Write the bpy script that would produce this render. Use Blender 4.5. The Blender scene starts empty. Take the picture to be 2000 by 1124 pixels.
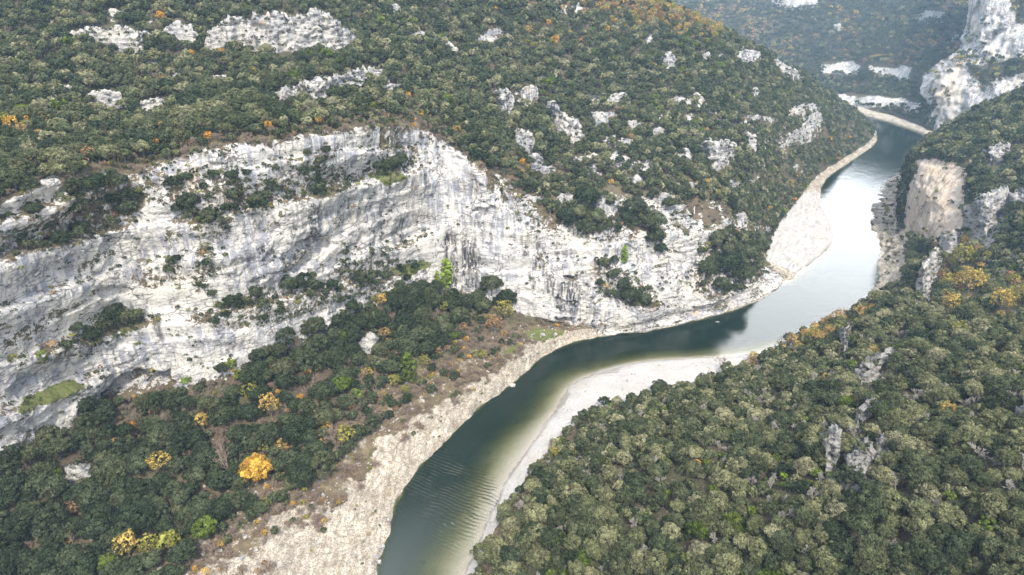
import bpy, math, random, time
import numpy as np
from mathutils import Vector, Matrix
T0 = time.time()
rng = np.random.default_rng(7)
random.seed(7)
SC = bpy.context.scene
COL = SC.collection

# ------------------------------------------------------------------ camera
H = 160.0
PITCH = math.radians(25.0)
FPX = 1333.0                       # focal length in pixels of a 2000 px wide frame
SP, CP = math.sin(PITCH), math.cos(PITCH)

def ray(u, v):
    dx = (u - 1000.0) / FPX
    dy = -(v - 562.0) / FPX
    return dx, CP + dy * SP, -SP + dy * CP

def Pz(u, v, z):                   # the spot at height z seen in that direction
    dx, dy, dz = ray(u, v)
    t = (z - H) / dz
    return (dx * t, dy * t, z)

def Py(u, v, y):
    dx, dy, dz = ray(u, v)
    t = y / dy
    return (dx * t, y, H + dz * t)

def project(p):
    p = np.asarray(p, float)
    x, y, z = p[..., 0], p[..., 1], p[..., 2] - H
    f = y * CP - z * SP
    up = y * SP + z * CP
    f = np.where(np.abs(f) < 1e-3, 1e-3, f)
    return 1000 + FPX * x / f, 562 - FPX * up / f, f

# ------------------------------------------------------------------ noise
_perm = np.random.default_rng(3).permutation(512).astype(np.int64)
_perm = np.concatenate([_perm, _perm])
_g = np.random.default_rng(4).normal(size=(512, 3)); _g /= np.linalg.norm(_g, axis=1)[:, None]
_g = _g.astype(np.float32)

def noise(p):                      # gradient noise, about -1..1
    p = np.asarray(p, np.float32)
    i = np.floor(p).astype(np.int64); f = p - i
    w = f * f * f * (f * (f * 6 - 15) + 10)
    i &= 511
    out = np.zeros(p.shape[:-1], np.float32)
    for a in (0, 1):
        wa = w[..., 0] if a else 1 - w[..., 0]
        ha = _perm[(i[..., 0] + a) & 511]
        for b in (0, 1):
            wb = wa * (w[..., 1] if b else 1 - w[..., 1])
            hb = _perm[(ha + i[..., 1] + b) & 511]
            for c in (0, 1):
                wc = wb * (w[..., 2] if c else 1 - w[..., 2])
                g = _g[_perm[(hb + i[..., 2] + c) & 511]]
                out += wc * (g[..., 0] * (f[..., 0] - a) + g[..., 1] * (f[..., 1] - b) + g[..., 2] * (f[..., 2] - c))
    return out * 1.7

def fbm(p, s, o=4, off=0.0):
    p = np.asarray(p, np.float32) * np.asarray(s, np.float32) + off
    r = 0; a = 1.0; n = 0
    for _ in range(o):
        r = r + a * noise(p); n += a; a *= .5; p = p * 2.03 + 7.3
    return r / n

def cells(q, seed=0):              # a different constant in every cell of an irregular block pattern
    i = np.floor(q[..., 0]).astype(np.int64)
    j = np.floor(q[..., 1] + .5 * (i & 1) + _g[(i * 7 + seed) & 511, 0]).astype(np.int64)
    return _g[_perm[(i * 31 + j * 57 + seed * 13) & 511], 1]

def smooth(a, b, x):
    t = np.clip((x - a) / (b - a), 0, 1)
    return t * t * (3 - 2 * t)

# ------------------------------------------------------------------ polygons
def poly_sd(poly, u, v):           # signed distance (inside negative) in pixels
    P = np.asarray(poly, float)
    d = np.full(u.shape, 1e9); inside = np.zeros(u.shape, bool)
    n = len(P)
    for k in range(n):
        x0, y0 = P[k]; x1, y1 = P[(k + 1) % n]
        ex, ey = x1 - x0, y1 - y0
        t = np.clip(((u - x0) * ex + (v - y0) * ey) / (ex * ex + ey * ey + 1e-9), 0, 1)
        d = np.minimum(d, (u - x0 - ex * t) ** 2 + (v - y0 - ey * t) ** 2)
        c = ((y0 > v) != (y1 > v))
        xi = (x1 - x0) * (v - y0) / ((y1 - y0) if y1 != y0 else 1e-9) + x0
        inside ^= c & (u < xi)
    d = np.sqrt(d)
    return np.where(inside, -d, d)

def in_polys(polys, u, v, soft=8.0, wob=None):
    m = np.zeros(u.shape)
    for P in polys:
        A = np.asarray(P, float)
        sel = (u > A[:, 0].min() - 3 * soft) & (u < A[:, 0].max() + 3 * soft) & (v > A[:, 1].min() - 3 * soft) & (v < A[:, 1].max() + 3 * soft)
        if not sel.any():
            continue
        sd = poly_sd(P, u[sel], v[sel])
        if wob is not None:
            sd = sd + wob[sel]
        m[sel] = np.maximum(m[sel], 1 - smooth(-soft, soft, sd))
    return m

# ------------------------------------------------------------------ lofts
def pchip(t, y, tq):
    t = np.asarray(t, float); y = np.asarray(y, float); tq = np.asarray(tq, float)
    h = np.diff(t)[:, None]; d = np.diff(y, axis=0) / h
    m = np.zeros_like(y)
    a, b = d[:-1], d[1:]
    h0, h1 = h[:-1], h[1:]
    w1, w2 = 2 * h1 + h0, h1 + 2 * h0
    same = (a * b) > 0
    with np.errstate(divide='ignore', invalid='ignore'):
        hm = (w1 + w2) / (w1 / a + w2 / b)
    m[1:-1] = np.where(same, hm, 0)
    m[0], m[-1] = d[0], d[-1]
    k = np.clip(np.searchsorted(t, tq, side='right') - 1, 0, len(t) - 2)
    hh = h[k]; s = ((tq - t[k])[:, None]) / hh
    return ((1 + 2 * s) * (1 - s) ** 2) * y[k] + s * (1 - s) ** 2 * hh * m[k] + s * s * (3 - 2 * s) * y[k + 1] + s * s * (s - 1) * hh * m[k + 1]

def loft(ctrl, step, rowcuts=None, rowres=None):
    """ctrl[col][row] = xyz; resampled finely; returns P[i,j,3], the row parameter and column parameter."""
    C = np.asarray(ctrl, float)
    nc, nr, _ = C.shape
    rp = [0.0]; tr = []
    for j in range(nr - 1):
        L = np.linalg.norm(C[:, j + 1] - C[:, j], axis=1)
        dist = np.linalg.norm(C[:, j] - np.array([0, 0, H]), axis=1)
        st = step * (rowres[j] if rowres else 1)
        n = max(2, int(np.percentile(L / (st * dist), 75)))
        tr += list(j + np.arange(n) / n)
    tr.append(nr - 1.0); tr = np.array(tr)
    tc = []
    for i in range(nc - 1):
        L = np.linalg.norm(C[i + 1] - C[i], axis=1)
        dist = np.linalg.norm(C[i] - np.array([0, 0, H]), axis=1)
        n = max(2, int(np.percentile((L / (step * dist))[1:-2], 60)))
        tc += list(i + np.arange(n) / n)
    tc.append(nc - 1.0); tc = np.array(tc)
    A = pchip(np.arange(nc), C.reshape(nc, -1), tc).reshape(len(tc), nr, 3)
    B = np.transpose(A, (1, 0, 2)).reshape(nr, -1)
    G = pchip(np.arange(nr), B, tr).reshape(len(tr), len(tc), 3)
    return np.transpose(G, (1, 0, 2)), tc, tr

def grid_normals(P):
    a = np.gradient(P, axis=0); b = np.gradient(P, axis=1)
    n = np.cross(a, b); l = np.linalg.norm(n, axis=2, keepdims=True)
    n = n / np.maximum(l, 1e-9)
    return n, l[..., 0]

def grid_mesh(name, P, mats, attrs=None, flip=False, smooth_=True, keep=None):
    ni, nj, _ = P.shape
    me = bpy.data.meshes.new(name)
    idx = np.arange(ni * nj).reshape(ni, nj)
    q = np.stack([idx[:-1, :-1], idx[1:, :-1], idx[1:, 1:], idx[:-1, 1:]], axis=-1)
    if flip:
        q = q[..., ::-1]
    if keep is not None:
        q = q[keep]
    q = q.reshape(-1, 4)
    V = P.reshape(-1, 3)
    if keep is not None:
        used = np.unique(q); remap = np.zeros(ni * nj, int); remap[used] = np.arange(len(used))
        q = remap[q]; V = V[used]
    me.vertices.add(len(V)); me.vertices.foreach_set('co', V.astype(np.float32).ravel())
    me.loops.add(q.size); me.loops.foreach_set('vertex_index', q.astype(np.int32).ravel())
    me.polygons.add(len(q)); me.polygons.foreach_set('loop_start', np.arange(0, q.size, 4, dtype=np.int32))
    me.polygons.foreach_set('loop_total', np.full(len(q), 4, np.int32))
    if smooth_:
        me.polygons.foreach_set('use_smooth', np.ones(len(q), bool))
    for k, v in (attrs or {}).items():
        v = v.reshape(-1)
        if keep is not None:
            v = v[used]
        a = me.attributes.new(k, 'FLOAT', 'POINT'); a.data.foreach_set('value', v.astype(np.float32))
    me.update(); me.validate()
    me.materials.append(mats)
    o = bpy.data.objects.new(name, me); COL.objects.link(o)
    return o

# ------------------------------------------------------------------ LEFT MOUNTAIN control net
def left_ctrl():
    #      shore            shelf back        cliff foot        set  cliff top    ridge            how it ends
    cols = [
     ((560, 1500),  (100, 1500, 5),   (-350, 1150, 22), 16, (-350, 500), (-350, -60, 340)),
     ((672, 1280),  (225, 1265, 5),   (-150, 1010, 22), 16, (-150, 445), (-160, -50, 350)),
     ((735, 1124),  (372, 1124, 5),   (5, 925, 22),     17, (0, 405),    (0, -45, 360)),
     ((765, 1010),  (540, 1005, 5),   (130, 835, 24),   18, (130, 352),  (130, -45, 370)),
     ((805, 930),   (640, 930, 5),    (240, 770, 25),   18, (260, 330),  (260, -45, 385)),
     ((880, 850),   (715, 865, 5.5),  (420, 742, 26),   20, (440, 288),  (420, -45, 400)),
     ((950, 785),   (800, 800, 6),    (560, 680, 27),   20, (620, 262),  (600, -45, 425)),
     ((1005, 745),  (885, 748, 6),    (720, 600, 27),   20, (760, 250),  (740, -45, 450)),
     ((1060, 697),  (975, 695, 6),    (890, 567, 21),   18, (870, 280),  (870, -45, 470)),
     ((1110, 672),  (1085, 645, 5),   (1010, 608, 13),  18, (980, 345),  (1000, -40, 485)),
     ((1180, 656),  (1168, 640, 3.5), (1135, 632, 6),   20, (1095, 425), (1110, -40, 500)),
     ((1260, 647),  (1255, 630, 3.5), (1250, 624, 6),   26, (1225, 400), (1200, -15, 505)),
     ((1350, 628),  (1346, 610, 3.5), (1342, 604, 6),   30, (1330, 395), (1290, 10, 512)),
     ((1440, 604),  (1440, 583, 3.5), (1438, 577, 6),   34, (1415, 400), (1380, 50, 515)),
     ((1492, 580),  (1490, 556, 3),   (1482, 550, 5),   36, (1450, 415), (1430, 75, 520)),
     ((1560, 530),  (1495, 500, 3),   (1484, 487, 8),   36, (1475, 350), (1480, 100, 530)),
     ((1627, 465),  (1515, 445, 3),   (1503, 430, 9),   36, (1500, 310), (1530, 128, 565)),
     ((1602, 395),  (1558, 390, 3),   (1548, 377, 8),   30, (1545, 280), (1570, 150, 612)),
     ((1612, 352),  (1592, 346, 2.5), (1585, 335, 8),   26, (1590, 250), (1605, 175, 632)),
     ((1662, 315),  (1648, 309, 2),   (1643, 299, 6),   22, (1648, 240), (1645, 203, 676)),
     ((1710, 278),  (1702, 272, 2),   (1697, 262, 5),   16, (1688, 238), (1676, 226, 745)),
    ]
    out = []
    n = len(cols)
    for k, (S, B, C, sb, T, R) in enumerate(cols):
        S = np.array(Pz(*S, 0)); B = np.array(Pz(*B)); C = np.array(Pz(*C))
        T = np.array(Py(*T, C[1] + sb)); Rp = np.array(Py(*R))
        d = S - B; d[2] = 0; d /= max(np.linalg.norm(d), 1e-6)
        row = [S + d * 4 + np.array([0, 0, -4.0]), S, S - d * 2.2 + np.array([0, 0, 1.7]), B, C, C * .62 + T * .38 , T]
        # the wooded slope between cliff top and ridge
        tu, tv, _ = project(T)
        for f in (.3, .62):
            row.append(np.array(Py(tu + (R[0] - tu) * f, tv + (R[1] - tv) * f, T[1] + (R[2] - T[1]) * f)))
        row.append(Rp)
        g = min(1.0, max(0.0, (k - 9) / 4.0))       # 0 = plateau behind, 1 = falls to the river behind
        bz = Rp[2]
        hh = {17: .75, 18: .6, 19: .35, 20: .15}.get(k, 1.0)
        row.append(Rp + np.array([(20 + 20 * g) * hh, 70 * hh, (8 - (bz * .42 + 8) * g)]))
        row.append(Rp + np.array([(60 + 10 * g) * hh, 190 * hh, (14 - (bz + 18) * g)]))
        out.append(row)
    # river nose: everything closes to a low point
    a = np.array(Pz(1713, 262, 0)); b = np.array(Pz(1690, 241, 0))
    out.append([a + (b - a) * f + np.array([0, 0, z]) for f, z in zip(np.linspace(-.02, 1.05, 12), (-4, 0, .6, 1, 1.4, 1.6, 1.8, 1.6, 1.2, .6, -1, -4))])
    return out

LC = left_ctrl()
if __name__ == '__main__' and globals().get('PRINT_CTRL'):
    for k, r in enumerate(LC):
        print(k, ' '.join('(%d,%d,%d)' % tuple(p) for p in r))

# ------------------------------------------------------------------ RIGHT HILL control net: column = along the river, row = away from it
def right_ctrl():
    cols = [
     [(880, 1500, 0), (900, 1500, 2),  (1150, 1500, 16), (1500, 1500, 34), (1800, 1500, 47), (2050, 1500, 56), (2700, 1450, 76)],
     [(905, 1150, 0), (925, 1140, 2),  (1200, 1124, 20), (1500, 1120, 37), (1800, 1110, 51), (2050, 1100, 60), (2500, 1080, 82)],
     [(938, 1062, 0), (962, 1048, 2),  (1200, 985, 20),  (1500, 955, 38),  (1780, 925, 52),  (2050, 900, 63),  (2500, 870, 86)],
     [(985, 950, 0),  (1048, 908, 2),  (1200, 850, 14),  (1480, 820, 34),  (1750, 790, 48),  (2050, 765, 61),  (2500, 730, 86)],
     [(1085, 805, 0), (1165, 800, 1.6),(1350, 775, 10),  (1580, 740, 29),  (1790, 715, 43),  (2050, 680, 57),  (2500, 630, 82)],
     [(1115, 755, 0), (1320, 763, 1.8),(1450, 735, 9),   (1610, 705, 23),  (1800, 670, 37),  (2050, 635, 53),  (2500, 580, 78)],
     [(1250, 708, 0), (1415, 730, 2),  (1500, 708, 7),   (1640, 680, 20),  (1810, 635, 32),  (2050, 595, 49),  (2500, 540, 74)],
     [(1470, 692, 0), (1492, 696, 2),  (1580, 668, 7),   (1690, 632, 15),  (1830, 594, 27),  (2050, 562, 44),  (2500, 500, 70)],
     [(1610, 628, 0), (1632, 622, 3),  (1690, 600, 9),   (1760, 570, 16),  (1860, 545, 26),  (2050, 500, 49),  (2500, 440, 72)],
     [(1706, 580, 0), (1727, 572, 3.5),(1765, 548, 10),  (1805, 520, 17),  (1880, 485, 29),  (2050, 430, 56),  (2500, 350, 80)],
     [(1718, 500, 0), (1748, 490, 5),  (1772, 482, 10),  (1800, 478, 13),  (1815, 330, 49.5),(2050, 330, 66),  (2500, 250, 88)],
     [(1706, 415, 0), (1742, 418, 4),  (1758, 440, 8),   (1762, 436, 11),  (1786, 318, 49),  (2050, 250, 77),  (2500, 160, 96)],
     [(1728, 360, 0), (1760, 352, 3),  (1768, 345, 6),   (1773, 335, 14),  (1792, 296, 46),  (2050, 172, 92),  (2500, 110, 108)],
     [(1770, 330, 0), (1785, 322, 2),  (1790, 316, 5),   (1795, 308, 12),  (1812, 284, 30),  (2050, 190, 76),  (2500, 110, 98)],
     [(1806, 292, 0), (1815, 288, 2),  (1820, 284, 5),   (1826, 280, 8),   (1840, 272, 14),  (2050, 215, 48),  (2500, 140, 80)],
     [(1820, 278, 0), (1835, 274, 1),  (1845, 270, 2),   (1855, 268, 4),   (1880, 262, 8),   (2050, 222, 30),  (2500, 170, 60)],
    ]
    out = []
    for c in cols:
        pts = [np.array(Pz(*p)) for p in c]
        d = pts[0] - pts[1]; d[2] = 0; d /= max(np.linalg.norm(d), 1e-6)
        out.append([pts[0] + d * 8 + np.array([0, 0, -3.2])] + pts)
    return out
RC = right_ctrl()

# ------------------------------------------------------------------ FAR MOUNTAIN: columns left to right, rows bottom to top
def far_ctrl():
    out = []
    shore = {1150: (165, 930), 1350: (182, 905), 1500: (192, 890), 1600: (205, 868), 1660: (217, 845), 1700: (228, 826), 1745: (240, 805), 1790: (256, 772), 1822: (272, 742), 1870: (270, 742), 1960: (262, 742), 2100: (250, 745), 2500: (240, 750)}
    for u, (v0, y0) in shore.items():
        S = np.array(Pz(u, v0, 0))
        y0 = S[1]
        r = [S + np.array([0, -6, -3.0]), S, np.array(Py(u, v0 - 9, y0 + 10))]
        r.append(np.array(Py(u, v0 - 14, y0 + 22)))
        k = smooth(1640, 1860, u)
        for v, dy in ((187, 42), (178, 62), (150, 92), (128, 104), (60, 175), (0, 262), (-62, 370)):
            vv = v + (v0 - 226) * .75 * (1 if v > 140 else .35)
            r.append(np.array(Py(u, vv, y0 + dy)))
        r.append(r[-1] + np.array([u * .03, 300, -2.0]))
        out.append(r)
    return out
FC = far_ctrl()

def crag_ctrl():                   # the great pale crag at the upper right
    Y = 700
    cols = [  # (foot) (mid) (top) per column: pixel + y
     [(1850, 228, 800), (1850, 190, 830), (1870, 140, 860), (1900, 60, 880), (1915, -40, 890), (1930, -120, 900)],
     [(1812, 205, 775), (1802, 180, 786), (1806, 148, 800), (1880, 95, 815), (1890, 20, 830), (1900, -90, 850)],
     [(1835, 215, 742), (1830, 185, 748), (1850, 120, 762), (1908, 70, 775), (1902, 8, 790), (1915, -100, 812)],
     [(1880, 228, 715), (1880, 190, 720), (1893, 130, 735), (1925, 70, 748), (1930, 0, 765), (1945, -100, 790)],
     [(1930, 225, 690), (1935, 190, 698), (1945, 130, 712), (1960, 70, 728), (1970, 0, 750), (1985, -100, 775)],
     [(2010, 215, 660), (2015, 180, 668), (2020, 120, 690), (2025, 60, 708), (2030, 0, 730), (2040, -100, 760)],
     [(2150, 200, 630), (2150, 160, 640), (2150, 110, 660), (2150, 60, 690), (2150, 0, 720), (2150, -110, 760)],
     [(2500, 180, 600), (2500, 150, 610), (2500, 100, 640), (2500, 60, 680), (2500, 0, 720), (2500, -110, 760)],
    ]
    out = []
    for c in cols:
        r = [np.array(Py(*p)) for p in c]
        r.insert(0, r[0] + np.array([-6, -12, -22.0]))
        r.append(r[-1] + np.array([60, 140, 2.0]))
        out.append(r)
    return out
CC = crag_ctrl()
# ------------------------------------------------------------------ materials
class NT:
    def __init__(s, name):
        s.m = bpy.data.materials.new(name); s.m.use_nodes = True
        s.t = s.m.node_tree; s.t.nodes.clear()
    def n(s, typ, **kw):
        nd = s.t.nodes.new('ShaderNode' + typ)
        for k, v in kw.items():
            if k.startswith('i_'):
                nd.inputs[k[2:].replace('_', ' ')].default_value = v
            elif k.startswith('x'):
                nd.inputs[int(k[1:])].default_value = v
            else:
                setattr(nd, k, v)
        return nd
    def l(s, a, b, oi=0):
        o = a.outputs[oi] if hasattr(a, 'outputs') else a
        s.t.links.new(o, b)
    def coords(s, sx, sy, sz):
        g = s.n('NewGeometry'); m = s.n('VectorMath', operation='MULTIPLY', x1=(sx, sy, sz)); s.l(g, m.inputs[0]); return m.outputs[0]
    def noise(s, sc, det=4, rough=.55, dist=0.0, xyz=(1, 1, 1)):
        nd = s.n('TexNoise', i_Scale=sc, i_Detail=det, i_Roughness=rough, i_Distortion=dist)
        s.l(s.coords(*xyz), nd.inputs['Vector']); return nd.outputs['Fac']
    def ramp(s, src, stops):
        r = s.n('ValToRGB'); e = r.color_ramp.elements
        while len(e) < len(stops): e.new(.5)
        for k, (p, c) in enumerate(stops):
            e[k].position = p
            e[k].color = (c, c, c, 1) if not hasattr(c, '__len__') else (*c, 1)
        s.l(src, r.inputs[0]); return r.outputs[0]
    def mix(s, f, a, b, mode='MIX'):
        m = s.n('Mix', data_type='RGBA', blend_type=mode)
        for src, i in ((f, 0), (a, 6), (b, 7)):
            if isinstance(src, (int, float)): m.inputs[i].default_value = src if i == 0 else (src, src, src, 1)
            elif isinstance(src, tuple): m.inputs[i].default_value = (*src, 1)
            else: s.l(src, m.inputs[i])
        return m.outputs[2]
    def math(s, op, a, b=0.0, clamp=False):
        m = s.n('Math', operation=op, use_clamp=clamp)
        for src, i in ((a, 0), (b, 1)):
            if isinstance(src, (int, float)): m.inputs[i].default_value = src
            else: s.l(src, m.inputs[i])
        return m.outputs[0]
    def attr(s, name):
        return s.n('Attribute', attribute_name=name).outputs['Fac']
    def out(s, bsdf, vol=None):
        o = s.n('OutputMaterial'); s.l(bsdf, o.inputs['Surface'])
        return s.m

def rock_colour(T, warm=None, stain_shade=None):
    """pale limestone with blue-grey run-off streaks, cream patches, bedding cracks"""
    big = T.noise(.05, 5, .6)
    base = T.mix(T.ramp(big, [(.35, 0.0), (.62, 1.0)]), (.61, .585, .555), (.74, .685, .595))
    # vertical run-off streaks
    st = T.noise(.42, 5, .62, .5, (1, 1, .09))
    stm = T.noise(.035, 3, .6, 0, (1, 1, 1.6))
    sm = T.math('MULTIPLY', T.ramp(st, [(.47, 0.0), (.56, 1.0)]), T.ramp(stm, [(.40, 0.05), (.54, 1.0)]))
    base = T.mix(T.math('MULTIPLY', sm, .8), base, (.26, .27, .32))
    st2 = T.noise(1.5, 4, .6, .2, (1, 1, .07))
    base = T.mix(T.math('MULTIPLY', T.ramp(st2, [(.58, 0.0), (.68, 1.0)]), .6), base, (.14, .14, .16))
    # dark grey broad films
    base = T.mix(T.math('MULTIPLY', T.ramp(T.noise(.11, 5, .65, .6, (1, 1, .7)), [(.55, 0.0), (.70, 1.0)]), .4), base, (.30, .305, .34))
    # bedding: thin dark lines
    w = T.n('TexVoronoi', feature='DISTANCE_TO_EDGE', i_Scale=.5)
    nv = T.n('TexNoise', i_Scale=.25, i_Detail=3.0); T.l(T.coords(1, 1, 1), nv.inputs['Vector'])
    add = T.n('VectorMath', operation='MULTIPLY_ADD', x1=(2.2, 2.2, 2.2)); T.l(nv.outputs['Color'], add.inputs[0]); T.l(T.coords(.33, .33, 1.1), add.inputs[2])
    T.l(add.outputs[0], w.inputs['Vector'])
    cr = T.ramp(w.outputs['Distance'], [(.0, 1.0), (.09, 0.0)])
    cr = T.math('MULTIPLY', cr, T.ramp(T.noise(.16, 3), [(.42, .0), (.56, .9)]))
    base = T.mix(cr, base, (.11, .1, .1))
    # lichen and tufts of herbs
    sp = T.ramp(T.noise(1.0, 5, .8), [(.57, 0.0), (.62, 1.0)])
    sp = T.math('MULTIPLY', sp, T.ramp(T.noise(.07, 3), [(.40, 0.0), (.58, .85)]))
    base = T.mix(sp, base, (.10, .10, .06))
    # dark seepage films, and dark patches painted in for shaded cavities
    if stain_shade is not None:
        ss = T.math('MULTIPLY', stain_shade, T.ramp(T.noise(.8, 4, .65, .3, (1, 1, .05)), [(.42, 0.0), (.56, .95)]))
        base = T.mix(ss, base, (.05, .05, .055))
    # ochre stains
    oc = T.ramp(T.noise(.06, 4, .7, .4, (1, 1, .8)), [(.62, 0.0), (.72, .55)])
    base = T.mix(T.math('MULTIPLY', oc, T.math('SUBTRACT', 1.0, warm)) if warm is not None else oc, base, (.6, .42, .25))
    if warm is not None:
        wr = T.noise(.3, 4, .6, .3, (1, 1, .12))
        wc = T.mix(T.ramp(wr, [(.35, 0.0), (.65, 1.0)]), (.74, .65, .54), (.69, .52, .36))
        wv_ = T.noise(.5, 5, .7, .5, (1, 1, .06))
        wc = T.mix(T.ramp(wv_, [(.52, 0.0), (.6, .7)]), wc, (.33, .30, .29))
        wc = T.mix(T.ramp(wv_, [(.36, .6), (.44, 0.0)]), wc, (.74, .68, .60))
        base = T.mix(warm, base, wc)
    return base

def mat_terrain():
    T = NT('limestone_and_soil')
    rock, shore, grass, warm = T.attr('rock'), T.attr('shore'), T.attr('grass'), T.attr('warm')
    rc = rock_colour(T, warm, T.attr('stain_shade'))
    # forest floor / scrub soil
    n1 = T.noise(.35, 6, .7); n2 = T.noise(.06, 3)
    soil = T.mix(T.ramp(n1, [(.3, 0.0), (.7, 1.0)]), (.060, .046, .032), (.15, .11, .078))
    soil = T.mix(T.ramp(n2, [(.4, 0.0), (.6, .7)]), soil, (.10, .105, .05))
    stones = T.ramp(T.noise(1.3, 4, .7), [(.6, 0.0), (.68, .8)])
    soil = T.mix(stones, soil, (.40, .34, .28))
    soil = T.mix(T.ramp(T.noise(1.0, 4, .75, .2), [(.52, 0.0), (.62, .8)]), soil, (.05, .058, .03))
    soil = T.mix(T.math('MULTIPLY', T.attr('dry'), T.ramp(T.noise(.5, 5, .75), [(.35, .2), (.6, .95)])), soil, T.mix(T.ramp(T.noise(.2, 3, .6), [(.4, 0.0), (.6, 1.0)]), (.16, .115, .08), (.25, .195, .115)))
    # break the border between rock and soil
    rj = T.math('ADD', rock, T.math('MULTIPLY', T.math('SUBTRACT', T.noise(.55, 5, .72), .5), 2.1))
    rm = T.ramp(rj, [(.45, 0.0), (.54, 1.0)])
    col = T.mix(rm, soil, rc)
    # shore: cream bedded slabs, pitted
    s1 = T.noise(.5, 6, .75); s2 = T.noise(2.2, 4, .75, .2); s3 = T.noise(.09, 4, .65)
    mr = T.n('Mapping', vector_type='POINT'); mr.inputs['Rotation'].default_value = (0, 0, math.radians(30)); mr.inputs['Scale'].default_value = (1.0, .22, 1.0); T.l(T.coords(1, 1, 1), mr.inputs['Vector'])
    ns = T.n('TexNoise', i_Scale=.55, i_Detail=7.0, i_Roughness=.72); T.l(mr, ns.inputs['Vector'])
    sh = T.mix(T.ramp(s1, [(.35, 0.0), (.65, 1.0)]), (.50, .435, .345), (.70, .62, .505))
    sh = T.mix(T.ramp(s3, [(.5, 0.0), (.66, .55)]), sh, (.36, .33, .29))
    sh = T.mix(T.ramp(s2, [(.47, 0.0), (.6, .85)]), sh, (.16, .13, .09))
    sh = T.mix(T.ramp(ns.outputs['Fac'], [(.5, 0.0), (.58, .6)]), sh, (.25, .205, .145))
    sh = T.mix(T.ramp(ns.outputs['Fac'], [(.36, .7), (.44, 0.0)]), sh, (.74, .68, .58))
    bigp = T.ramp(T.noise(.16, 6, .72, .4), [(.55, 0.0), (.64, .6)])
    sh = T.mix(bigp, sh, (.27, .225, .16))
    vc = T.n('TexVoronoi', feature='DISTANCE_TO_EDGE', i_Scale=.2); va = T.n('VectorMath', operation='MULTIPLY_ADD', x1=(3, 3, 3)); vn = T.n('TexNoise', i_Scale=.3, i_Detail=4.0); T.l(T.coords(1, 1, 1), vn.inputs['Vector']); T.l(vn.outputs['Color'], va.inputs[0]); T.l(T.coords(1, 1, 1), va.inputs[2]); T.l(va.outputs[0], vc.inputs['Vector'])
    sh = T.mix(T.ramp(vc.outputs['Distance'], [(0, .5), (.05, 0.0)]), sh, (.17, .14, .11))
    fl = T.mix(T.ramp(T.noise(.9, 5, .8, .3), [(.66, 0.0), (.72, .8)]), sh, (.12, .12, .06))
    sj = T.math('ADD', shore, T.math('MULTIPLY', T.math('SUBTRACT', T.noise(.3, 5, .75), .5), 1.3))
    col = T.mix(T.ramp(sj, [(.44, 0.0), (.58, 1.0)]), col, fl)
    # clean gravel
    gv = T.attr('gravel')
    g1 = T.noise(3.0, 4, .8); g2 = T.noise(.08, 4, .6)
    gc = T.mix(T.ramp(g1, [(.3, 0.0), (.7, 1.0)]), (.40, .38, .36), (.58, .555, .53))
    gc = T.mix(T.ramp(g2, [(.4, 0.0), (.7, .5)]), gc, (.52, .47, .41))
    wet = T.math('MULTIPLY', T.attr('wet'), .55)
    gc = T.mix(T.ramp(T.noise(.5, 5, .75, .3, (1, 1, 1)), [(.56, 0.0), (.64, .6)]), gc, (.40, .375, .345))
    gc = T.mix(T.ramp(T.noise(1.6, 5, .85, .2), [(.58, 0.0), (.66, .55)]), gc, (.26, .235, .20))
    gc = T.mix(T.ramp(T.noise(.13, 5, .7, .5), [(.5, 0.0), (.6, .45)]), gc, (.42, .375, .32))
    gc = T.mix(wet, gc, (.24, .22, .19))
    gj = T.math('ADD', gv, T.math('MULTIPLY', T.math('SUBTRACT', T.noise(.4, 4, .7), .5), .7))
    col = T.mix(T.ramp(gj, [(.44, 0.0), (.56, 1.0)]), col, gc)
    # green turf
    gr = T.mix(T.ramp(T.noise(.8, 5, .7), [(.35, 0.0), (.65, 1.0)]), (.09, .15, .03), (.20, .17, .08))
    gm = T.math('ADD', grass, T.math('MULTIPLY', T.math('SUBTRACT', T.noise(.5, 5, .7), .5), 1.4))
    col = T.mix(T.ramp(gm, [(.5, 0.0), (.62, 1.0)]), col, gr)
    b = T.n('BsdfPrincipled', i_Roughness=.95); b.inputs['Specular IOR Level'].default_value = .15
    T.l(col, b.inputs['Base Color'])
    h = T.math('ADD', T.math('MULTIPLY', T.noise(.8, 8, .68, .3, (1, 1, 1.3)), 1.0), T.math('MULTIPLY', T.noise(.9, 5, .6, .3, (1, 1, .15)), T.math('MULTIPLY', rock, .8)))
    bp = T.n('Bump', i_Strength=1.0, i_Distance=1.25); T.l(h, bp.inputs['Height']); T.l(bp, b.inputs['Normal'])
    return T.out(b.outputs[0])

def mat_rock(name='limestone', warm=None, dull=False):
    T = NT(name)
    c = rock_colour(T, warm)
    if dull:
        c = T.mix(.45, c, (.27, .265, .25)); c = T.mix(T.ramp(T.noise(.7, 5, .75), [(.52, 0.0), (.6, .85)]), c, (.09, .095, .06))
    b = T.n('BsdfPrincipled', i_Roughness=.95); b.inputs['Specular IOR Level'].default_value = .15
    T.l(c, b.inputs['Base Color'])
    h = T.math('ADD', T.noise(.8, 8, .68, .3), T.noise(.9, 5, .6, .3, (1, 1, .15)))
    bp = T.n('Bump', i_Strength=1.0, i_Distance=1.9); T.l(h, bp.inputs['Height']); T.l(bp, b.inputs['Normal'])
    return T.out(b.outputs[0])

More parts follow.
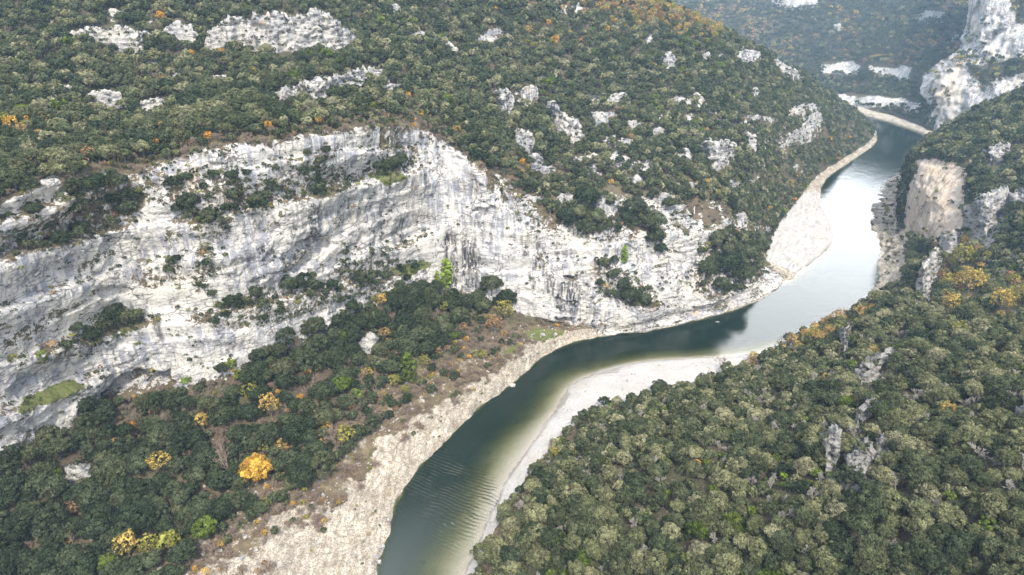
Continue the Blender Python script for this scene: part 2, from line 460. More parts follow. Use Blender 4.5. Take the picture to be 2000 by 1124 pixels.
def mat_bed():
    T = NT('river_bed')
    g = T.noise(2.6, 4, .8); g2 = T.noise(.07, 4)
    c = T.mix(T.ramp(g, [(.32, 0.0), (.68, 1.0)]), (.15, .125, .085), (.40, .35, .27))
    c = T.mix(T.ramp(g2, [(.4, 0.0), (.65, .7)]), c, (.15, .135, .07))
    dk = T.ramp(T.noise(.11, 4, .6, .3), [(.64, 0.0), (.68, .6)])
    c = T.mix(dk, c, (.06, .065, .03))
    c = T.mix(T.ramp(T.math('ADD', T.attr('depth'), T.math('MULTIPLY', T.math('SUBTRACT', T.noise(.35, 4, .7), .5), .7)), [(.15, 1.0), (.85, 0.0)]), c, T.mix(T.ramp(T.noise(3.0, 3, .8), [(.3, 0.0), (.7, 1.0)]), (.27, .24, .20), (.46, .425, .375)))
    b = T.n('BsdfDiffuse'); T.l(c, b.inputs[0])
    return T.out(b.outputs[0])

def mat_water():
    """clear green water: the bed shows through by as much as the depth below lets it; sky and cliffs mirror in it"""
    T = NT('river_water')
    dep = T.attr('depth')
    tr = T.n('BsdfTransparent')
    def ex(k):
        return T.math('POWER', math.exp(-k), dep)
    cc = T.n('CombineColor'); T.l(ex(.74), cc.inputs[0]); T.l(ex(.64), cc.inputs[1]); T.l(ex(1.0), cc.inputs[2])
    T.l(cc.outputs[0], tr.inputs['Color'])
    df = T.n('BsdfDiffuse'); 
    murk_sky = T.attr('sky_murk')
    dc = T.mix(murk_sky, (.006, .015, .010), (.056, .068, .059))
    sc = T.mix(T.math('SUBTRACT', 1.0, ex(.55)), (0, 0, 0), dc)
    T.l(sc, df.inputs[0])
    add = T.n('AddShader'); T.l(tr, add.inputs[0]); T.l(df, add.inputs[1])
    gl = T.n('BsdfGlossy', i_Roughness=.035)
    # ripples
    rp = T.attr('ripple')
    sm = T.noise(.9, 4, .6, .5)
    lw = T.noise(.12, 3, .5, .8, (1, 1, 1))
    mp = T.n('Mapping', vector_type='POINT'); mp.inputs['Rotation'].default_value = (0, 0, math.radians(-62)); T.l(T.coords(1, 1, 1), mp.inputs['Vector'])
    wv = T.n('TexWave', wave_type='BANDS', bands_direction='X', i_Scale=.21, i_Distortion=8.0, i_Detail=3.0); wv.inputs['Detail Scale'].default_value = .55
    T.l(mp, wv.inputs['Vector'])
    hh = T.math('ADD', T.math('MULTIPLY', sm, .10), T.math('MULTIPLY', lw, .22))
    hh = T.math('ADD', hh, T.math('MULTIPLY', T.math('MULTIPLY', wv.outputs['Fac'], T.math('MULTIPLY', rp, T.ramp(T.noise(.09, 3, .6), [(.4, .2), (.6, 1.0)]))), 2.0))
    bp = T.n('Bump', i_Strength=.42, i_Distance=1.0); T.l(hh, bp.inputs['Height'])
    T.l(bp, gl.inputs['Normal'])
    fr = T.n('Fresnel', i_IOR=1.333); T.l(bp, fr.inputs['Normal'])
    mx = T.n('MixShader'); T.l(fr, mx.inputs[0]); T.l(add, mx.inputs[1]); T.l(gl, mx.inputs[2])
    return T.out(mx.outputs[0])

def mat_leaf(name, stops, trans=.16, hue_noise=.5):
    """foliage: every tree a slightly different tone (Object Info random), every spray of leaves too"""
    T = NT(name)
    oi = T.n('ObjectInfo')
    c = T.ramp(oi.outputs['Random'], stops)
    tone = T.attr('tone')
    k = T.ramp(tone, [(0.0, .34), (.5, .9), (1.0, 1.85)])
    c = T.mix(1.0, c, k, 'MULTIPLY')
    df = T.n('BsdfDiffuse'); T.l(c, df.inputs[0])
    tl = T.n('BsdfTranslucent'); T.l(c, tl.inputs[0])
    m = T.n('MixShader'); m.inputs[0].default_value = trans
    T.l(df, m.inputs[1]); T.l(tl, m.inputs[2])
    return T.out(m.outputs[0])

def mat_bark(name, a, b):
    T = NT(name)
    c = T.mix(T.ramp(T.noise(4.0, 4, .7, .2, (1, 1, .3)), [(.3, 0.0), (.7, 1.0)]), a, b)
    s = T.n('BsdfPrincipled', i_Roughness=.9); T.l(c, s.inputs['Base Color'])
    return T.out(s.outputs[0])

M = dict(
    terrain=mat_terrain(), rock=mat_rock(), dull=mat_rock('weathered_limestone', None, True), bed=mat_bed(), water=mat_water(),
    deep=mat_leaf('leaves_deep_green', [(0, (.034, .047, .024)), (.5, (.052, .066, .034)), (1, (.082, .094, .050))]),
    grey=mat_leaf('leaves_grey_green', [(0, (.088, .098, .046)), (.35, (.140, .146, .070)), (.7, (.182, .180, .094)), (1, (.23, .218, .128))]),
    mid=mat_leaf('leaves_mid_green', [(0, (.052, .065, .032)), (.5, (.076, .088, .044)), (1, (.108, .115, .058))]),
    bright=mat_leaf('leaves_bright_green', [(0, (.065, .095, .018)), (1, (.12, .15, .03))]),
    yellow=mat_leaf('leaves_yellow', [(0, (.33, .25, .07)), (.5, (.38, .26, .08)), (1, (.30, .21, .095))]),
    orange=mat_leaf('leaves_orange', [(0, (.48, .25, .045)), (1, (.50, .31, .055))]),
    rust=mat_leaf('leaves_rust', [(0, (.24, .14, .075)), (1, (.30, .20, .10))]),
    olive=mat_leaf('leaves_yellow_green', [(0, (.20, .20, .045)), (1, (.27, .24, .06))]),
    ivy=mat_leaf('leaves_ivy_green', [(0, (.15, .23, .025)), (1, (.21, .28, .04))]),
    bark=mat_bark('bark', (.10, .085, .065), (.24, .21, .17)),
    pale=mat_bark('pale_bark', (.26, .235, .2), (.42, .39, .34)),
    twig=mat_bark('brown_twigs', (.17, .125, .09), (.30, .23, .17)),
)
# ------------------------------------------------------------------ what the ground is where
VEG = [  # scrubby ledges on the main cliff
 [(0,470),(60,430),(120,392),(200,350),(240,350),(292,375),(262,432),(180,470),(120,492),(60,500),(0,500)],
 [(330,395),(345,330),(420,335),(520,372),(530,405),(470,425),(440,470),(400,470),(370,430)],
 [(560,330),(620,300),(700,335),(780,312),(805,325),(760,345),(700,355),(640,390),(560,395),(520,425),(455,400),(470,360)],
 [(165,645),(200,610),(250,600),(305,622),(290,648),(215,672),(180,690),(160,670)],
 [(375,625),(430,605),(490,570),(540,585),(600,560),(700,545),(790,555),(850,575),(760,600),(700,590),(600,615),(520,640),(440,650)],
 [(20,712),(90,675),(170,685),(175,700),(60,722)],
 [(120,660),(190,640),(180,690),(110,700)],
 [(1150,510),(1195,500),(1250,545),(1290,585),(1290,603),(1210,602),(1165,575)],
 [(650,520),(720,495),(830,515),(800,540),(700,560),(640,545)],
 [(1110,440),(1160,380),(1230,330),(1290,345),(1300,390),(1260,430),(1230,470),(1180,470),(1130,470)],
 [(1040,310),(1130,330),(1160,420),(1120,450),(1070,430),(1030,380)],
 [(1340,540),(1370,480),(1420,455),(1480,470),(1495,540),(1440,575),(1370,580),(1330,560)],
 [(380,480),(410,455),(420,540),(395,580),(375,560)],
 [(320,500),(345,490),(360,560),(335,570)],
 [(560,555),(600,540),(660,560),(600,600),(560,590)],
 [(900,310),(960,300),(1010,340),(940,345)],
 [(1000,480),(1090,500),(1080,560),(1010,560)] if 0 else [(1040,505),(1060,500),(1070,520),(1050,530)],
]
GRASS = [
 [(20,802),(70,776),(150,748),(165,752),(120,772),(60,797),(30,808)],
 [(760,525),(830,508),(850,520),(800,545)],
 [(730,345),(775,338),(790,350),(750,360)],
 [(1025,648),(1060,640),(1105,645),(1100,660),(1050,672),(1030,662)],
 [(985,680),(1020,668),(1010,690),(975,700)],
]
CAVES = [  # polygon, depth in metres
 ([(553,505),(575,480),(640,463),(655,478),(640,500),(600,540),(562,548)], 5.0),
 ([(205,770),(225,742),(262,722),(330,728),(345,760),(300,790),(205,800)], 10.0),
 ([(925,412),(945,404),(975,408),(965,425),(930,425)], 3.0),
 ([(1095,545),(1130,540),(1128,590),(1100,612),(1085,590)], 3.5),
 ([(1085,620),(1118,620),(1118,634),(1090,634)], 4.0),
 ([(430,742),(520,715),(545,700),(540,730),(450,760)], 3.5),
 ([(0,905),(60,870),(100,855),(90,870),(20,915)], 3.0),
 ([(180,565),(215,560),(262,565),(255,580),(200,582)], 2.5),
 ([(870,470),(885,455),(890,560),(875,560)], 2.0),
 ([(1352,600),(1358,600),(1358,628),(1352,628)], 3.0),
]
LROCK = [  # bare rock among the trees on the left mountain, nose and behind
 [(1100,470),(1160,420),(1210,470),(1290,440),(1320,460),(1400,440),(1420,455),(1360,500),(1340,560),(1440,575),(1490,556),(1480,600),(1100,650)],
 [(1270,385),(1310,378),(1325,400),(1300,470),(1260,430)],
 [(1590,352),(1650,300),(1672,288),(1668,300),(1610,352)],
 [(0,400),(60,350),(100,335),(140,330),(100,370),(0,420)],
]
def left_fields(P, tc, tr):
    u, v, f = project(P)
    R = np.broadcast_to(tr[None, :], u.shape); Cc = np.broadcast_to(tc[:, None], u.shape)
    wob = fbm(P, (.06, .06, .06), 3) * 16
    zone = smooth(3.85, 4.1, R) * (1 - smooth(5.9, 6.15, R)) * (1 - smooth(13.6, 14.6, Cc))
    zone *= 1 - .9 * smooth(11.0, 11.5, Cc) * smooth(5.0, 5.6, R) * smooth(-.1, .2, wob / 16)
    rock = zone.copy()
    rock = np.maximum(rock, in_polys(LROCK, u, v, 8, wob) * smooth(3.2, 3.5, R))
    veg = in_polys(VEG, u, v, 10, wob)
    rock *= 1 - .46 * veg
    patchy = smooth(.05, .36, fbm(P, (.05, .05, .09), 4, 60))
    leftish = 1 - smooth(500, 1000, u) * .75
    rock *= 1 - .50 * patchy * leftish * (1 - veg) * zone
    # steep band at the water's edge under the cliff (columns 10..16)
    edge = smooth(9.6, 10.2, Cc) * (1 - smooth(14.4, 15.0, Cc)) * (R > 1) * (1 - smooth(3.9, 4.2, R))
    rock = np.maximum(rock, edge * .9)
    shore = (R < 3.05) * (1 - edge) * 1.0
    shore = shore * (1 - smooth(2.6, 3.1, R + fbm(P, (.05, .05, .05), 4) * .55))
    # the scrubby ground between forest and slabs stays partly stony
    shore = np.maximum(shore, .42 * smooth(2.8, 3.0, R) * (1 - smooth(3.15, 3.4, R)) * (Cc < 10))
    gravel = smooth(14.6, 15.1, Cc) * (1 - smooth(17.0, 17.6, Cc)) * (R > .5) * (1 - smooth(2.85, 3.05, R))
    grass = in_polys(GRASS, u, v, 8, wob * .5)
    czone = in_polys([[(930,160),(1150,200),(1480,230),(1620,250),(1560,430),(1480,490),(1300,520),(1100,470),(960,360)]], u, v, 30)
    rock = np.maximum(rock, .8 * czone * smooth(.12, .3, fbm(P, (.045, .045, .07), 4, 70)) * (R > 5.9))
    rock = np.maximum(rock, .7 * smooth(.3, .42, fbm(P, (.04, .04, .07), 4, 71)) * (R > 6.0) * (R < 9))
    return u, v, R, Cc, rock, shore, gravel, grass, veg

LEDGES = [  # ledges that run along the cliff: line in the picture, width in metres
 ([(-400,620),(-50,525),(60,497),(130,472),(260,442),(400,430),(520,402),(640,380),(760,345),(860,322)], 2.3),
 ([(-400,800),(-50,735),(20,715),(90,692),(170,670),(235,645),(300,628),(380,630),(450,608),(540,585),(640,566),(760,545),(850,522)], 3.0),
 ([(-400,900),(-50,825),(40,797),(100,775),(165,752),(220,725)], 2.4),
 ([(250,420),(300,400),(420,352),(540,322),(640,302),(760,292),(850,300)], 1.8),
 ([(-100,640),(0,606),(120,566),(240,526),(330,505),(430,492),(545,470)], -1.5),
 ([(380,545),(470,520),(560,505)], 2.0),
 ([(640,470),(700,500),(780,492),(870,450)], 2.2),
 ([(850,380),(940,400),(1040,420),(1120,470)], -1.6),
 ([(900,470),(1000,480),(1090,520),(1180,500)], 1.8),
 ([(1000,560),(1080,540),(1150,560),(1230,595),(1330,600),(1440,572),(1500,545)], -2.6),
 ([(1130,470),(1200,440),(1300,450),(1400,450)], 2.4),
 ([(-100,470),(0,440),(90,400),(200,360),(300,335)], 2.6),
]
def ledges(P, u, v):
    d = np.zeros(u.shape); onl = np.zeros(u.shape)
    wob = fbm(P, .05, 3, 5) * 9 + fbm(P, .2, 2, 7) * 3
    for line, w in LEDGES:
        A = np.array(line, float); lv_ = np.interp(u, A[:, 0], A[:, 1])
        fade = smooth(A[0, 0] - 5, A[0, 0] + 45, u) * (1 - smooth(A[-1, 0] - 45, A[-1, 0] + 5, u))
        dv = lv_ - v + wob                          # positive above the ledge
        if w > 0:
            pr = -smooth(-1, 11, dv) * (1 - smooth(11, 95, dv)) + .75 * smooth(-60, -1, dv) * (1 - smooth(-1, 4, dv))
            onl = np.maximum(onl, fade * smooth(-3, 2, dv) * (1 - smooth(9, 20, dv)) * min(1, w / 5))
        else:                                       # a roof: the rock above juts out over a hollow
            pr = -smooth(-3, 3, dv) * (1 - smooth(3, 70, dv)) + .9 * (smooth(-60, -12, dv) * (1 - smooth(-4, 2, dv)))
        fade = fade * (.35 + .95 * smooth(-.3, .25, fbm(P * np.array([1, 1, .2]), .028, 2, w * 7)))
        d += fade * pr * abs(w)
    return d, onl

def displace(P, rock, u, v, soft_amp=.8, caves=(), extra=0.0, rough=1.0):
    n, _ = grid_normals(P)
    nh = n.copy()
    nh[..., 2] *= .25
    nh /= np.maximum(np.linalg.norm(nh, axis=2, keepdims=True), 1e-6)
    # make them look outward (towards the camera side)
    tocam = np.array([0, 0, H]) - P
    s = np.sign((nh * tocam).sum(2, keepdims=True)); nh *= s
    z = P[..., 2]
    zz = z + 5 * fbm(P, (.012, .012, .03), 2) + 1.5 * noise(P * .08)
    per = 10.5
    fr = zz / per - np.floor(zz / per)
    lvl = np.floor(zz / per)
    str_ = .55 + .75 * np.sin(lvl * 12.9898) ** 2
    bench = (smooth(0, .92, fr) - smooth(.92, 1.0, fr) - .5) * 3.2 * str_ * (0.35 + smooth(-.25, .35, fbm(P, .03, 2, 5.0)))
    z2 = z + 2 * noise(P * .05 + 9)
    f2 = z2 / 2.7 - np.floor(z2 / 2.7)
    small = (smooth(0, .85, f2) - smooth(.85, 1.0, f2) - .5) * .65 * (smooth(-.3, .4, fbm(P, .07, 2, 3.0)))
    flute = -np.abs(fbm(P, (.13, .13, .018), 4, 2.0)) * 2.6 + .5
    flute *= smooth(-.2, .5, fbm(P, (.02, .02, .04), 2, 11.0)) + .25
    lump = fbm(P, (.03, .03, .035), 4, 1.0) * 4.5
    fine = fbm(P, (.28, .28, .4), 4) * .8
    q = np.stack([(P[..., 0] * .5 + P[..., 1] * .8) / 5.5 + .5 * noise(P * .15), z / 8 + .45 * noise(P * .12 + 4)], -1)
    blk = cells(q, 1) * 1.25 + cells(q * 2.3 + 5, 2) * .75 + cells(q * np.array([7.0, 4.0]) + 9, 3) * .33
    fis = np.exp(-(fbm(P, (.05, .05, .007), 3, 33) / .035) ** 2) * smooth(-.1, .2, fbm(P, .02, 2, 34))
    d_f = -2.6 * fis * rock
    calm = .35 + .75 * smooth(-.15, .25, fbm(P, .022, 2, 21))      # smooth faces between broken ones
    d = rock * (bench * .3 + (small * .8 + fine * .8 + blk) * rough * calm + flute * 1.0 + lump) + extra + d_f + (1 - rock) * soft_amp * fbm(P, .08, 3)
    for poly, dep in caves:
        d = d - rock.clip(.3, 1) * dep * in_polys([poly], u, v, 3.0, noise(P * .35) * 5)
    return P + nh * d[..., None]

LP, Ltc, Ltr = loft(LC, .0021, rowres=[2, 1.2, 1.1, 1.6, 1, 1, 1.8, 2, 2, 5, 9])
lu, lv, LR, LCc, Lrock, Lshore, Lgravel, Lgrass, Lveg = left_fields(LP, Ltc, Ltr)
LP0 = LP.copy()
Lext, Lonl = ledges(LP, lu, lv)
zoneL = smooth(3.9, 4.3, LR) * (1 - smooth(5.75, 6.1, LR)) * (1 - smooth(13.6, 14.4, LCc))
Lonl = Lonl * zoneL
LP = displace(LP, Lrock, lu, lv, 1.0, CAVES, Lext * zoneL, .62)
Lfis = np.exp(-(fbm(LP0, (.05, .05, .007), 3, 33) / .05) ** 2) * smooth(-.1, .2, fbm(LP0, .02, 2, 34))
Lrock = Lrock * (1 - .4 * Lfis) * (1 - .45 * Lonl * smooth(-.35, .1, fbm(LP0, .09, 3, 17)))
sh = (Lshore * (1 - Lrock)) * smooth(.95, 1.3, LR)
tt_ = (LR - 1) * 6.5 + 1.6 * fbm(LP0, .05, 4, 15); tf = tt_ - np.floor(tt_)
LP[..., 2] += sh * (smooth(0, .25, tf) - tf) * .9
sq = np.stack([(LP0[..., 0] + LP0[..., 1]) / 6 + .6 * noise(LP0 * .12), (LP0[..., 0] - LP0[..., 1]) / 9 + .6 * noise(LP0 * .12 + 8)], -1)
LP[..., 2] += sh * (cells(sq, 11) * .6 + cells(sq * 2.7, 12) * .35 + fbm(LP0, .05, 3, 91) * 1.2)
LP[..., 2] += sh * (fbm(LP0, .15, 5) * 1.3 + np.abs(fbm(LP0, (.5, .5, .5), 3)) * .5 + .15)
# the water line of the slabs is bitten in and out
LP[..., :2] += ((LR > .5) & (LR < 2.6))[..., None] * (1 - Lgravel * .8)[..., None] * np.stack([fbm(LP0, .09, 4, 20.0), fbm(LP0, .09, 4, 40.0)], -1) * 2.6
LP[..., 2] += (1 - Lrock) * (1 - Lshore) * (1 - Lgravel) * smooth(3, 3.3, LR) * fbm(LP0, .05, 4, 8) * 1.8
print('left loft', LP.shape, round(time.time() - T0, 1))
ln, _ = grid_normals(LP)
up = np.abs(ln[..., 2])
Lled = Lrock * smooth(.55, .8, up)
Lrock_s = Lrock * (1 - .55 * smooth(.6, .85, up) * smooth(-.2, .3, fbm(LP, .05, 3, 3)))

def structure(o, label=None, cat=None):
    o['kind'] = 'structure'
    if label: o['label'] = label; o['category'] = cat
    return o

def cut(name, P, tr, a, b, attrs, mat, label, cat):
    j0 = int(np.searchsorted(tr, a)); j1 = int(np.searchsorted(tr, b))
    o = grid_mesh(name, P[:, j0:j1 + 1], mat, {k: x[:, j0:j1 + 1] for k, x in attrs.items()})
    return structure(o, label, cat)
zero = np.zeros_like(Lrock)
STAIN = [[(866,452),(893,448),(895,580),(868,585)],[(900,470),(930,462),(935,565),(900,570)],[(1088,550),(1132,545),(1128,612),(1082,610)],[(785,425),(800,425),(800,475),(785,475)],[(1020,455),(1032,455),(1032,500),(1020,500)],
 [(560,400),(700,395),(720,440),(640,455),(560,470)],[(460,480),(520,475),(520,545),(470,545)],[(240,490),(285,490),(290,560),(250,550)],[(650,400),(850,390),(860,440),(660,450)],[(1190,590),(1480,575),(1480,600),(1200,625)]]
rim = smooth(5.35, 5.9, LR) * (LR < 6.2) * (LCc < 12) * smooth(-.02, .22, fbm(LP0, (.045, .045, .03), 4, 81))
Lrock_s = Lrock_s * (1 - .5 * rim)
Lstain_shade = np.maximum(in_polys(STAIN[:5], lu, lv, 5), .38 * in_polys(STAIN[5:], lu, lv, 12))
Lstain_shade = np.maximum(Lstain_shade, .85 * smooth(.30, .42, fbm(LP0, (.09, .09, .035), 4, 83)) * (LR > 4))  # scattered dark patches paint in the shade of small cavities
LA = dict(rock=Lrock_s, shore=Lshore, grass=Lgrass, gravel=Lgravel, warm=zero, stain_shade=Lstain_shade, wet=Lgravel * (1 - smooth(1.0, 1.25, LR)), dry=smooth(2.5, 2.9, LR) * (1 - smooth(3.35, 3.7, LR)) * (LCc < 11) + .5 * (LR > 3.9) * (LR < 6.4))
cut('rocky_shore', LP, Ltr, 0, 3, LA, M['terrain'], 'pale bedded limestone shelf along the left bank of the river', 'riverbank')
cut('wooded_bank', LP, Ltr, 3, 4, LA, M['terrain'], 'brown scrubby bank between the river shelf and the foot of the cliff', 'ground')
cut('limestone_cliff', LP, Ltr, 4, 6, LA, M['terrain'], 'long white and blue-grey limestone cliff above the left bank', 'cliff')
cut('wooded_hillside', LP, Ltr, 6, 11, LA, M['terrain'], 'forested mountain slope rising above the white cliff', 'hill')

# ------------------------------------------------------------------ right hill
RROCK = [
 [(1757,470),(1785,314),(1870,316),(1885,330),(1880,470),(1830,485)],
 [(1706,590),(1700,520),(1714,470),(1700,400),(1725,365),(1765,345),(1768,360),(1745,420),(1755,470),(1745,520),(1738,560),(1725,590)],
]
RP, Rtc, Rtr = loft(RC, .0024, rowres=[1.5, 1, 1.3, 1.1, 1.3, 1.8, 3])
ru, rv, _ = project(RP)
RR = np.broadcast_to(Rtr[None, :], ru.shape); RCc = np.broadcast_to(Rtc[:, None], ru.shape)
RP0 = RP.copy()
rw = fbm(RP, .06, 3) * 14
Rrock = in_polys(RROCK, ru, rv, 5, rw * .9)
Rwarm = in_polys([[(1750,480),(1780,310),(1895,310),(1895,490)]], ru, rv, 10)
cliffz = smooth(4.9, 5.05, RR) * (1 - smooth(5.9, 6.05, RR)) if 0 else smooth(4.9, 5.02, RR) * (1 - smooth(5.0, 5.0001, RR))
band = smooth(9.5, 10.0, RCc) * (1 - smooth(11.6, 12.2, RCc)) * (RR > 4.9) * (RR < 6.02)
band5 = smooth(9.6, 10.0, RCc) * (1 - smooth(11.6, 12.2, RCc)) * ((RR > 4.0) & (RR < 5.1))
Rrock = np.maximum(Rrock, 0)
Rgravel = (RR > .5) * (1 - smooth(1.95, 2.12, RR)) * (1 - smooth(6.6, 7.4, RCc))
Rshore = (RR > .5) * (1 - smooth(2.6, 3.1, RR)) * smooth(7.4, 8.2, RCc)
RIBS = [[(1655,745),(1720,760),(1765,850),(1755,890),(1700,970),(1640,975),(1606,940),(1608,850)], [(1660,750),(1700,700),(1760,690),(1755,745),(1700,770)], [(1800,590),(1800,520),(1830,480),(1880,440),(1900,390),(1990,365),(2010,400),(1940,480),(1870,500),(1840,540),(1815,595)]]
Rrib = in_polys(RIBS, ru, rv, 10, rw) * smooth(-.25, .1, fbm(RP0, .12, 3, 31))
Rface = in_polys([RROCK[0]], ru, rv, 6)
qf = np.stack([RP0[..., 1] / 7 + .5 * noise(RP0 * .12), RP0[..., 2] / 11 + .45 * noise(RP0 * .1 + 4)], -1)
fl_ = fbm(RP0, (.09, .09, .02), 5, 8) * 1.1 - np.abs(fbm(RP0, (.3, .3, .05), 3, 9)) * 1.0 + cells(qf, 21) * .5 + cells(qf * 2.5, 22) * .4
RP = displace(RP, np.maximum(Rrock * (1 - .8 * Rface), Rrib * .6), ru, rv, 1.0, (), fl_ * Rface)
Rrock = np.maximum(Rrock, .72 * Rrib)
RP[..., 2] += Rshore * fbm(RP0, .15, 4) * 1.6 + (1 - Rrock) * (1 - Rshore) * (1 - Rgravel) * smooth(2.0, 3.0, RR) * (fbm(RP0, .045, 4, 8) * 3.5 + fbm(RP0, .02, 2, 28) * 6)
RP[..., 2] += Rgravel * smooth(1.0, 1.4, RR) * fbm(RP0, .05, 3, 4) * .5
RP[..., :2] += ((RR > .5) & (RR < 2.6) & (RCc > 7.4))[..., None] * np.stack([fbm(RP0, .09, 4, 20.0), fbm(RP0, .09, 4, 40.0)], -1) * 2.4
RA = dict(rock=Rrock, shore=np.maximum(Rshore, 0), grass=np.zeros_like(Rrock), gravel=Rgravel, warm=Rwarm, wet=1 - smooth(1.0, 1.22, RR), dry=smooth(1.7, 1.95, RR) * (1 - smooth(2.1, 2.4, RR)))
print('right loft', RP.shape, round(time.time() - T0, 1))
cut('gravel_bank', RP, Rtr, 0, 2, RA, M['terrain'], 'white gravel bar and pale rock shelf along the right bank of the river', 'riverbank')
cut('near_hillside', RP, Rtr, 2, 7, RA, M['terrain'], 'forested hillside in the foreground to the right of the river', 'hill')

# ------------------------------------------------------------------ far mountain and crag
FP, Ftc, Ftr = loft(FC, .0028, rowres=[2, 1, 1, 1, 1, 1, 1, 1.4, 1.6, 2, 6])
fu, fv, _ = project(FP)
FR = np.broadcast_to(Ftr[None, :], fu.shape)
FP0 = FP.copy(); fw = fbm(FP, .045, 4) * 22
FROCK = [
 [(1612,184),(1700,187),(1760,192),(1800,205),(1795,222),(1740,212),(1680,208),(1625,200)],
 [(1596,128),(1640,122),(1680,130),(1675,148),(1610,146)],
 [(1696,130),(1735,134),(1778,132),(1780,158),(1760,164),(1720,148),(1698,142)],
]
Frock = in_polys(FROCK, fu, fv, 4, fw * .6) * (FR > 2) * (1 - .5 * smooth(0, .3, fbm(FP, .06, 3, 9)))
Fshore = (FR > .5) * (1 - smooth(2.6, 3.05, FR))
FP = displace(FP, Frock, fu, fv, 1.5)
FP[..., 2] += smooth(3, 4, FR) * fbm(FP0, .012, 4, 3) * 9 * (1 - Frock)
FA = dict(rock=Frock, shore=Fshore, grass=np.zeros_like(Frock), gravel=np.zeros_like(Frock), warm=np.zeros_like(Frock))
cut('far_mountain', FP, Ftr, 0, 11, FA, M['terrain'], 'hazy forested mountain closing the valley beyond the river bend', 'mountain')

KP, Ktc, Ktr = loft(CC, .0021, rowres=[2, 1, 1, 1, 1, 1.5, 5])
ku, kv, _ = project(KP)
KP0 = KP.copy()
Krock = (1 - .55 * smooth(.08, .35, fbm(KP, (.025, .025, .035), 4, 44))) * np.ones(ku.shape) * (1 - .9 * in_polys([[(1890,130),(1960,118),(2010,110),(2010,140),(1950,160),(1920,175)], [(1960,-20),(2100,-20),(2100,60),(1985,40)]], ku, kv, 8, fbm(KP, .03, 3) * 16))
KP = displace(KP, Krock, ku, kv, 1.0)
kq = np.stack([(KP0[..., 0] - KP0[..., 1]) / 17 + .5 * noise(KP0 * .05), KP0[..., 2] / 26 + .45 * noise(KP0 * .04 + 4)], -1)
KP += (fbm(KP0, (.03, .03, .012), 5, 6) * 13 - np.abs(fbm(KP0, (.05, .05, .012), 4, 16)) * 9 + cells(kq, 5) * 3.5 + cells(kq * 2.6, 6) * 2)[..., None] * np.array([-.7, -.7, 0])
Kwarm = smooth(.1, .5, fbm(KP0, (.02, .02, .012), 3, 2)) * .9
Kst = .55 * smooth(.0, .35, fbm(KP0, (.05, .05, .02), 4, 52))
KA = dict(stain_shade=Kst, rock=Krock, shore=np.zeros_like(Krock), grass=np.zeros_like(Krock), gravel=np.zeros_like(Krock), warm=Kwarm)
cut('pale_crag', KP, Ktr, 0, 7, KA, M['terrain'], 'tall pale limestone crag towering at the upper right', 'cliff')
print('terrain', round(time.time() - T0, 1))

# ------------------------------------------------------------------ river
Lsh = np.array([r[1][:2] for r in LC]); Rsh = np.array([r[1][:2] for r in RC])
tail = [np.array(Pz(u, v, 0))[:2] for u, v in ((1690, 241), (1655, 228), (1600, 212))]
Fsh = np.array([r[1][:2] for r in FC])[:9]
fine = lambda A, n=12: pchip(np.arange(len(A)), A, np.linspace(0, len(A) - 1, (len(A) - 1) * n + 1))
Lf = fine(np.vstack([Lsh[:-1], [np.array(Pz(1713, 262, 0))[:2]]] + [tail])) if 0 else fine(np.vstack([Lsh[:-1], np.array(Pz(1713, 262, 0))[None, :2], np.array(tail)]))
Rf = fine(np.vstack([Rsh, Fsh[8:3:-1]]))
river = np.vstack([Lf, Rf[::-1]])
gx, gy = np.meshgrid(np.arange(-75, 520, 1.5), np.arange(60, 1010, 1.5), indexing='ij')
def pdist(A, x, y):
    d = np.full(x.shape, 1e9, np.float32)
    for k in range(len(A) - 1):
        x0, y0 = A[k]; ex, ey = A[k + 1] - A[k]
        t = np.clip(((x - x0) * ex + (y - y0) * ey) / (ex * ex + ey * ey + 1e-9), 0, 1)
        d = np.minimum(d, (x - x0 - ex * t) ** 2 + (y - y0 - ey * t) ** 2)
    return np.sqrt(d)
near = np.abs(poly_sd(river[::6], gx, gy) < 14)
xs, ys = gx[near], gy[near]
sd = poly_sd(river, xs, ys)
dl = np.full(gx.shape, 99.0); dr = dl.copy(); inside = np.zeros(gx.shape, bool)
dl[near] = pdist(Lf, xs, ys); dr[near] = pdist(Rf, xs, ys); inside[near] = sd < 0
WP = np.stack([gx, gy, np.zeros_like(gx)], -1)
gdist = gy
slopeR = np.where(gy < 205, .055, np.where(gy < 262, .055 + (gy - 205) / 57 * .11, .165))
slopeR = np.where(gy > 285, .5, slopeR)
wav = fbm(WP, (.03, .03, 1), 3, 5.0)
depth = np.minimum(dl * 2.2 + .8, dr * slopeR * (1 + .5 * wav) + (dr / 14.) ** 3)
barL = (gy > 345) & (gy < 520)
depth = np.where(barL, np.minimum(dl * .3 + .2, dr * 1.2 + .5), depth)
depth = np.clip(depth, 0.02, 5.2) * (1 + .15 * wav)
depth = np.where(inside, np.maximum(depth, .02), .02)
sky_murk = 1 - smooth(135, 192, gy)  # murky near reach, its grey-teal also painting in the sky's reflection
ripple = np.exp(-((gx + 22) / 13.) ** 2 - ((gy - 181) / 17.) ** 2)
BPp = WP.copy(); BPp[..., 2] = np.where(inside, -depth, -1.5)
bk = near[:-1, :-1] & near[1:, :-1] & near[1:, 1:] & near[:-1, 1:]
wo = structure(grid_mesh('water', WP, M['water'], dict(depth=depth, sky_murk=sky_murk, ripple=ripple), keep=bk), 'calm green river winding through the gorge', 'river')
structure(grid_mesh('riverbed', BPp, M['bed'], dict(depth=depth), keep=bk), 'pebbly bed seen through the shallow water', 'riverbed')
print('river', round(time.time() - T0, 1))
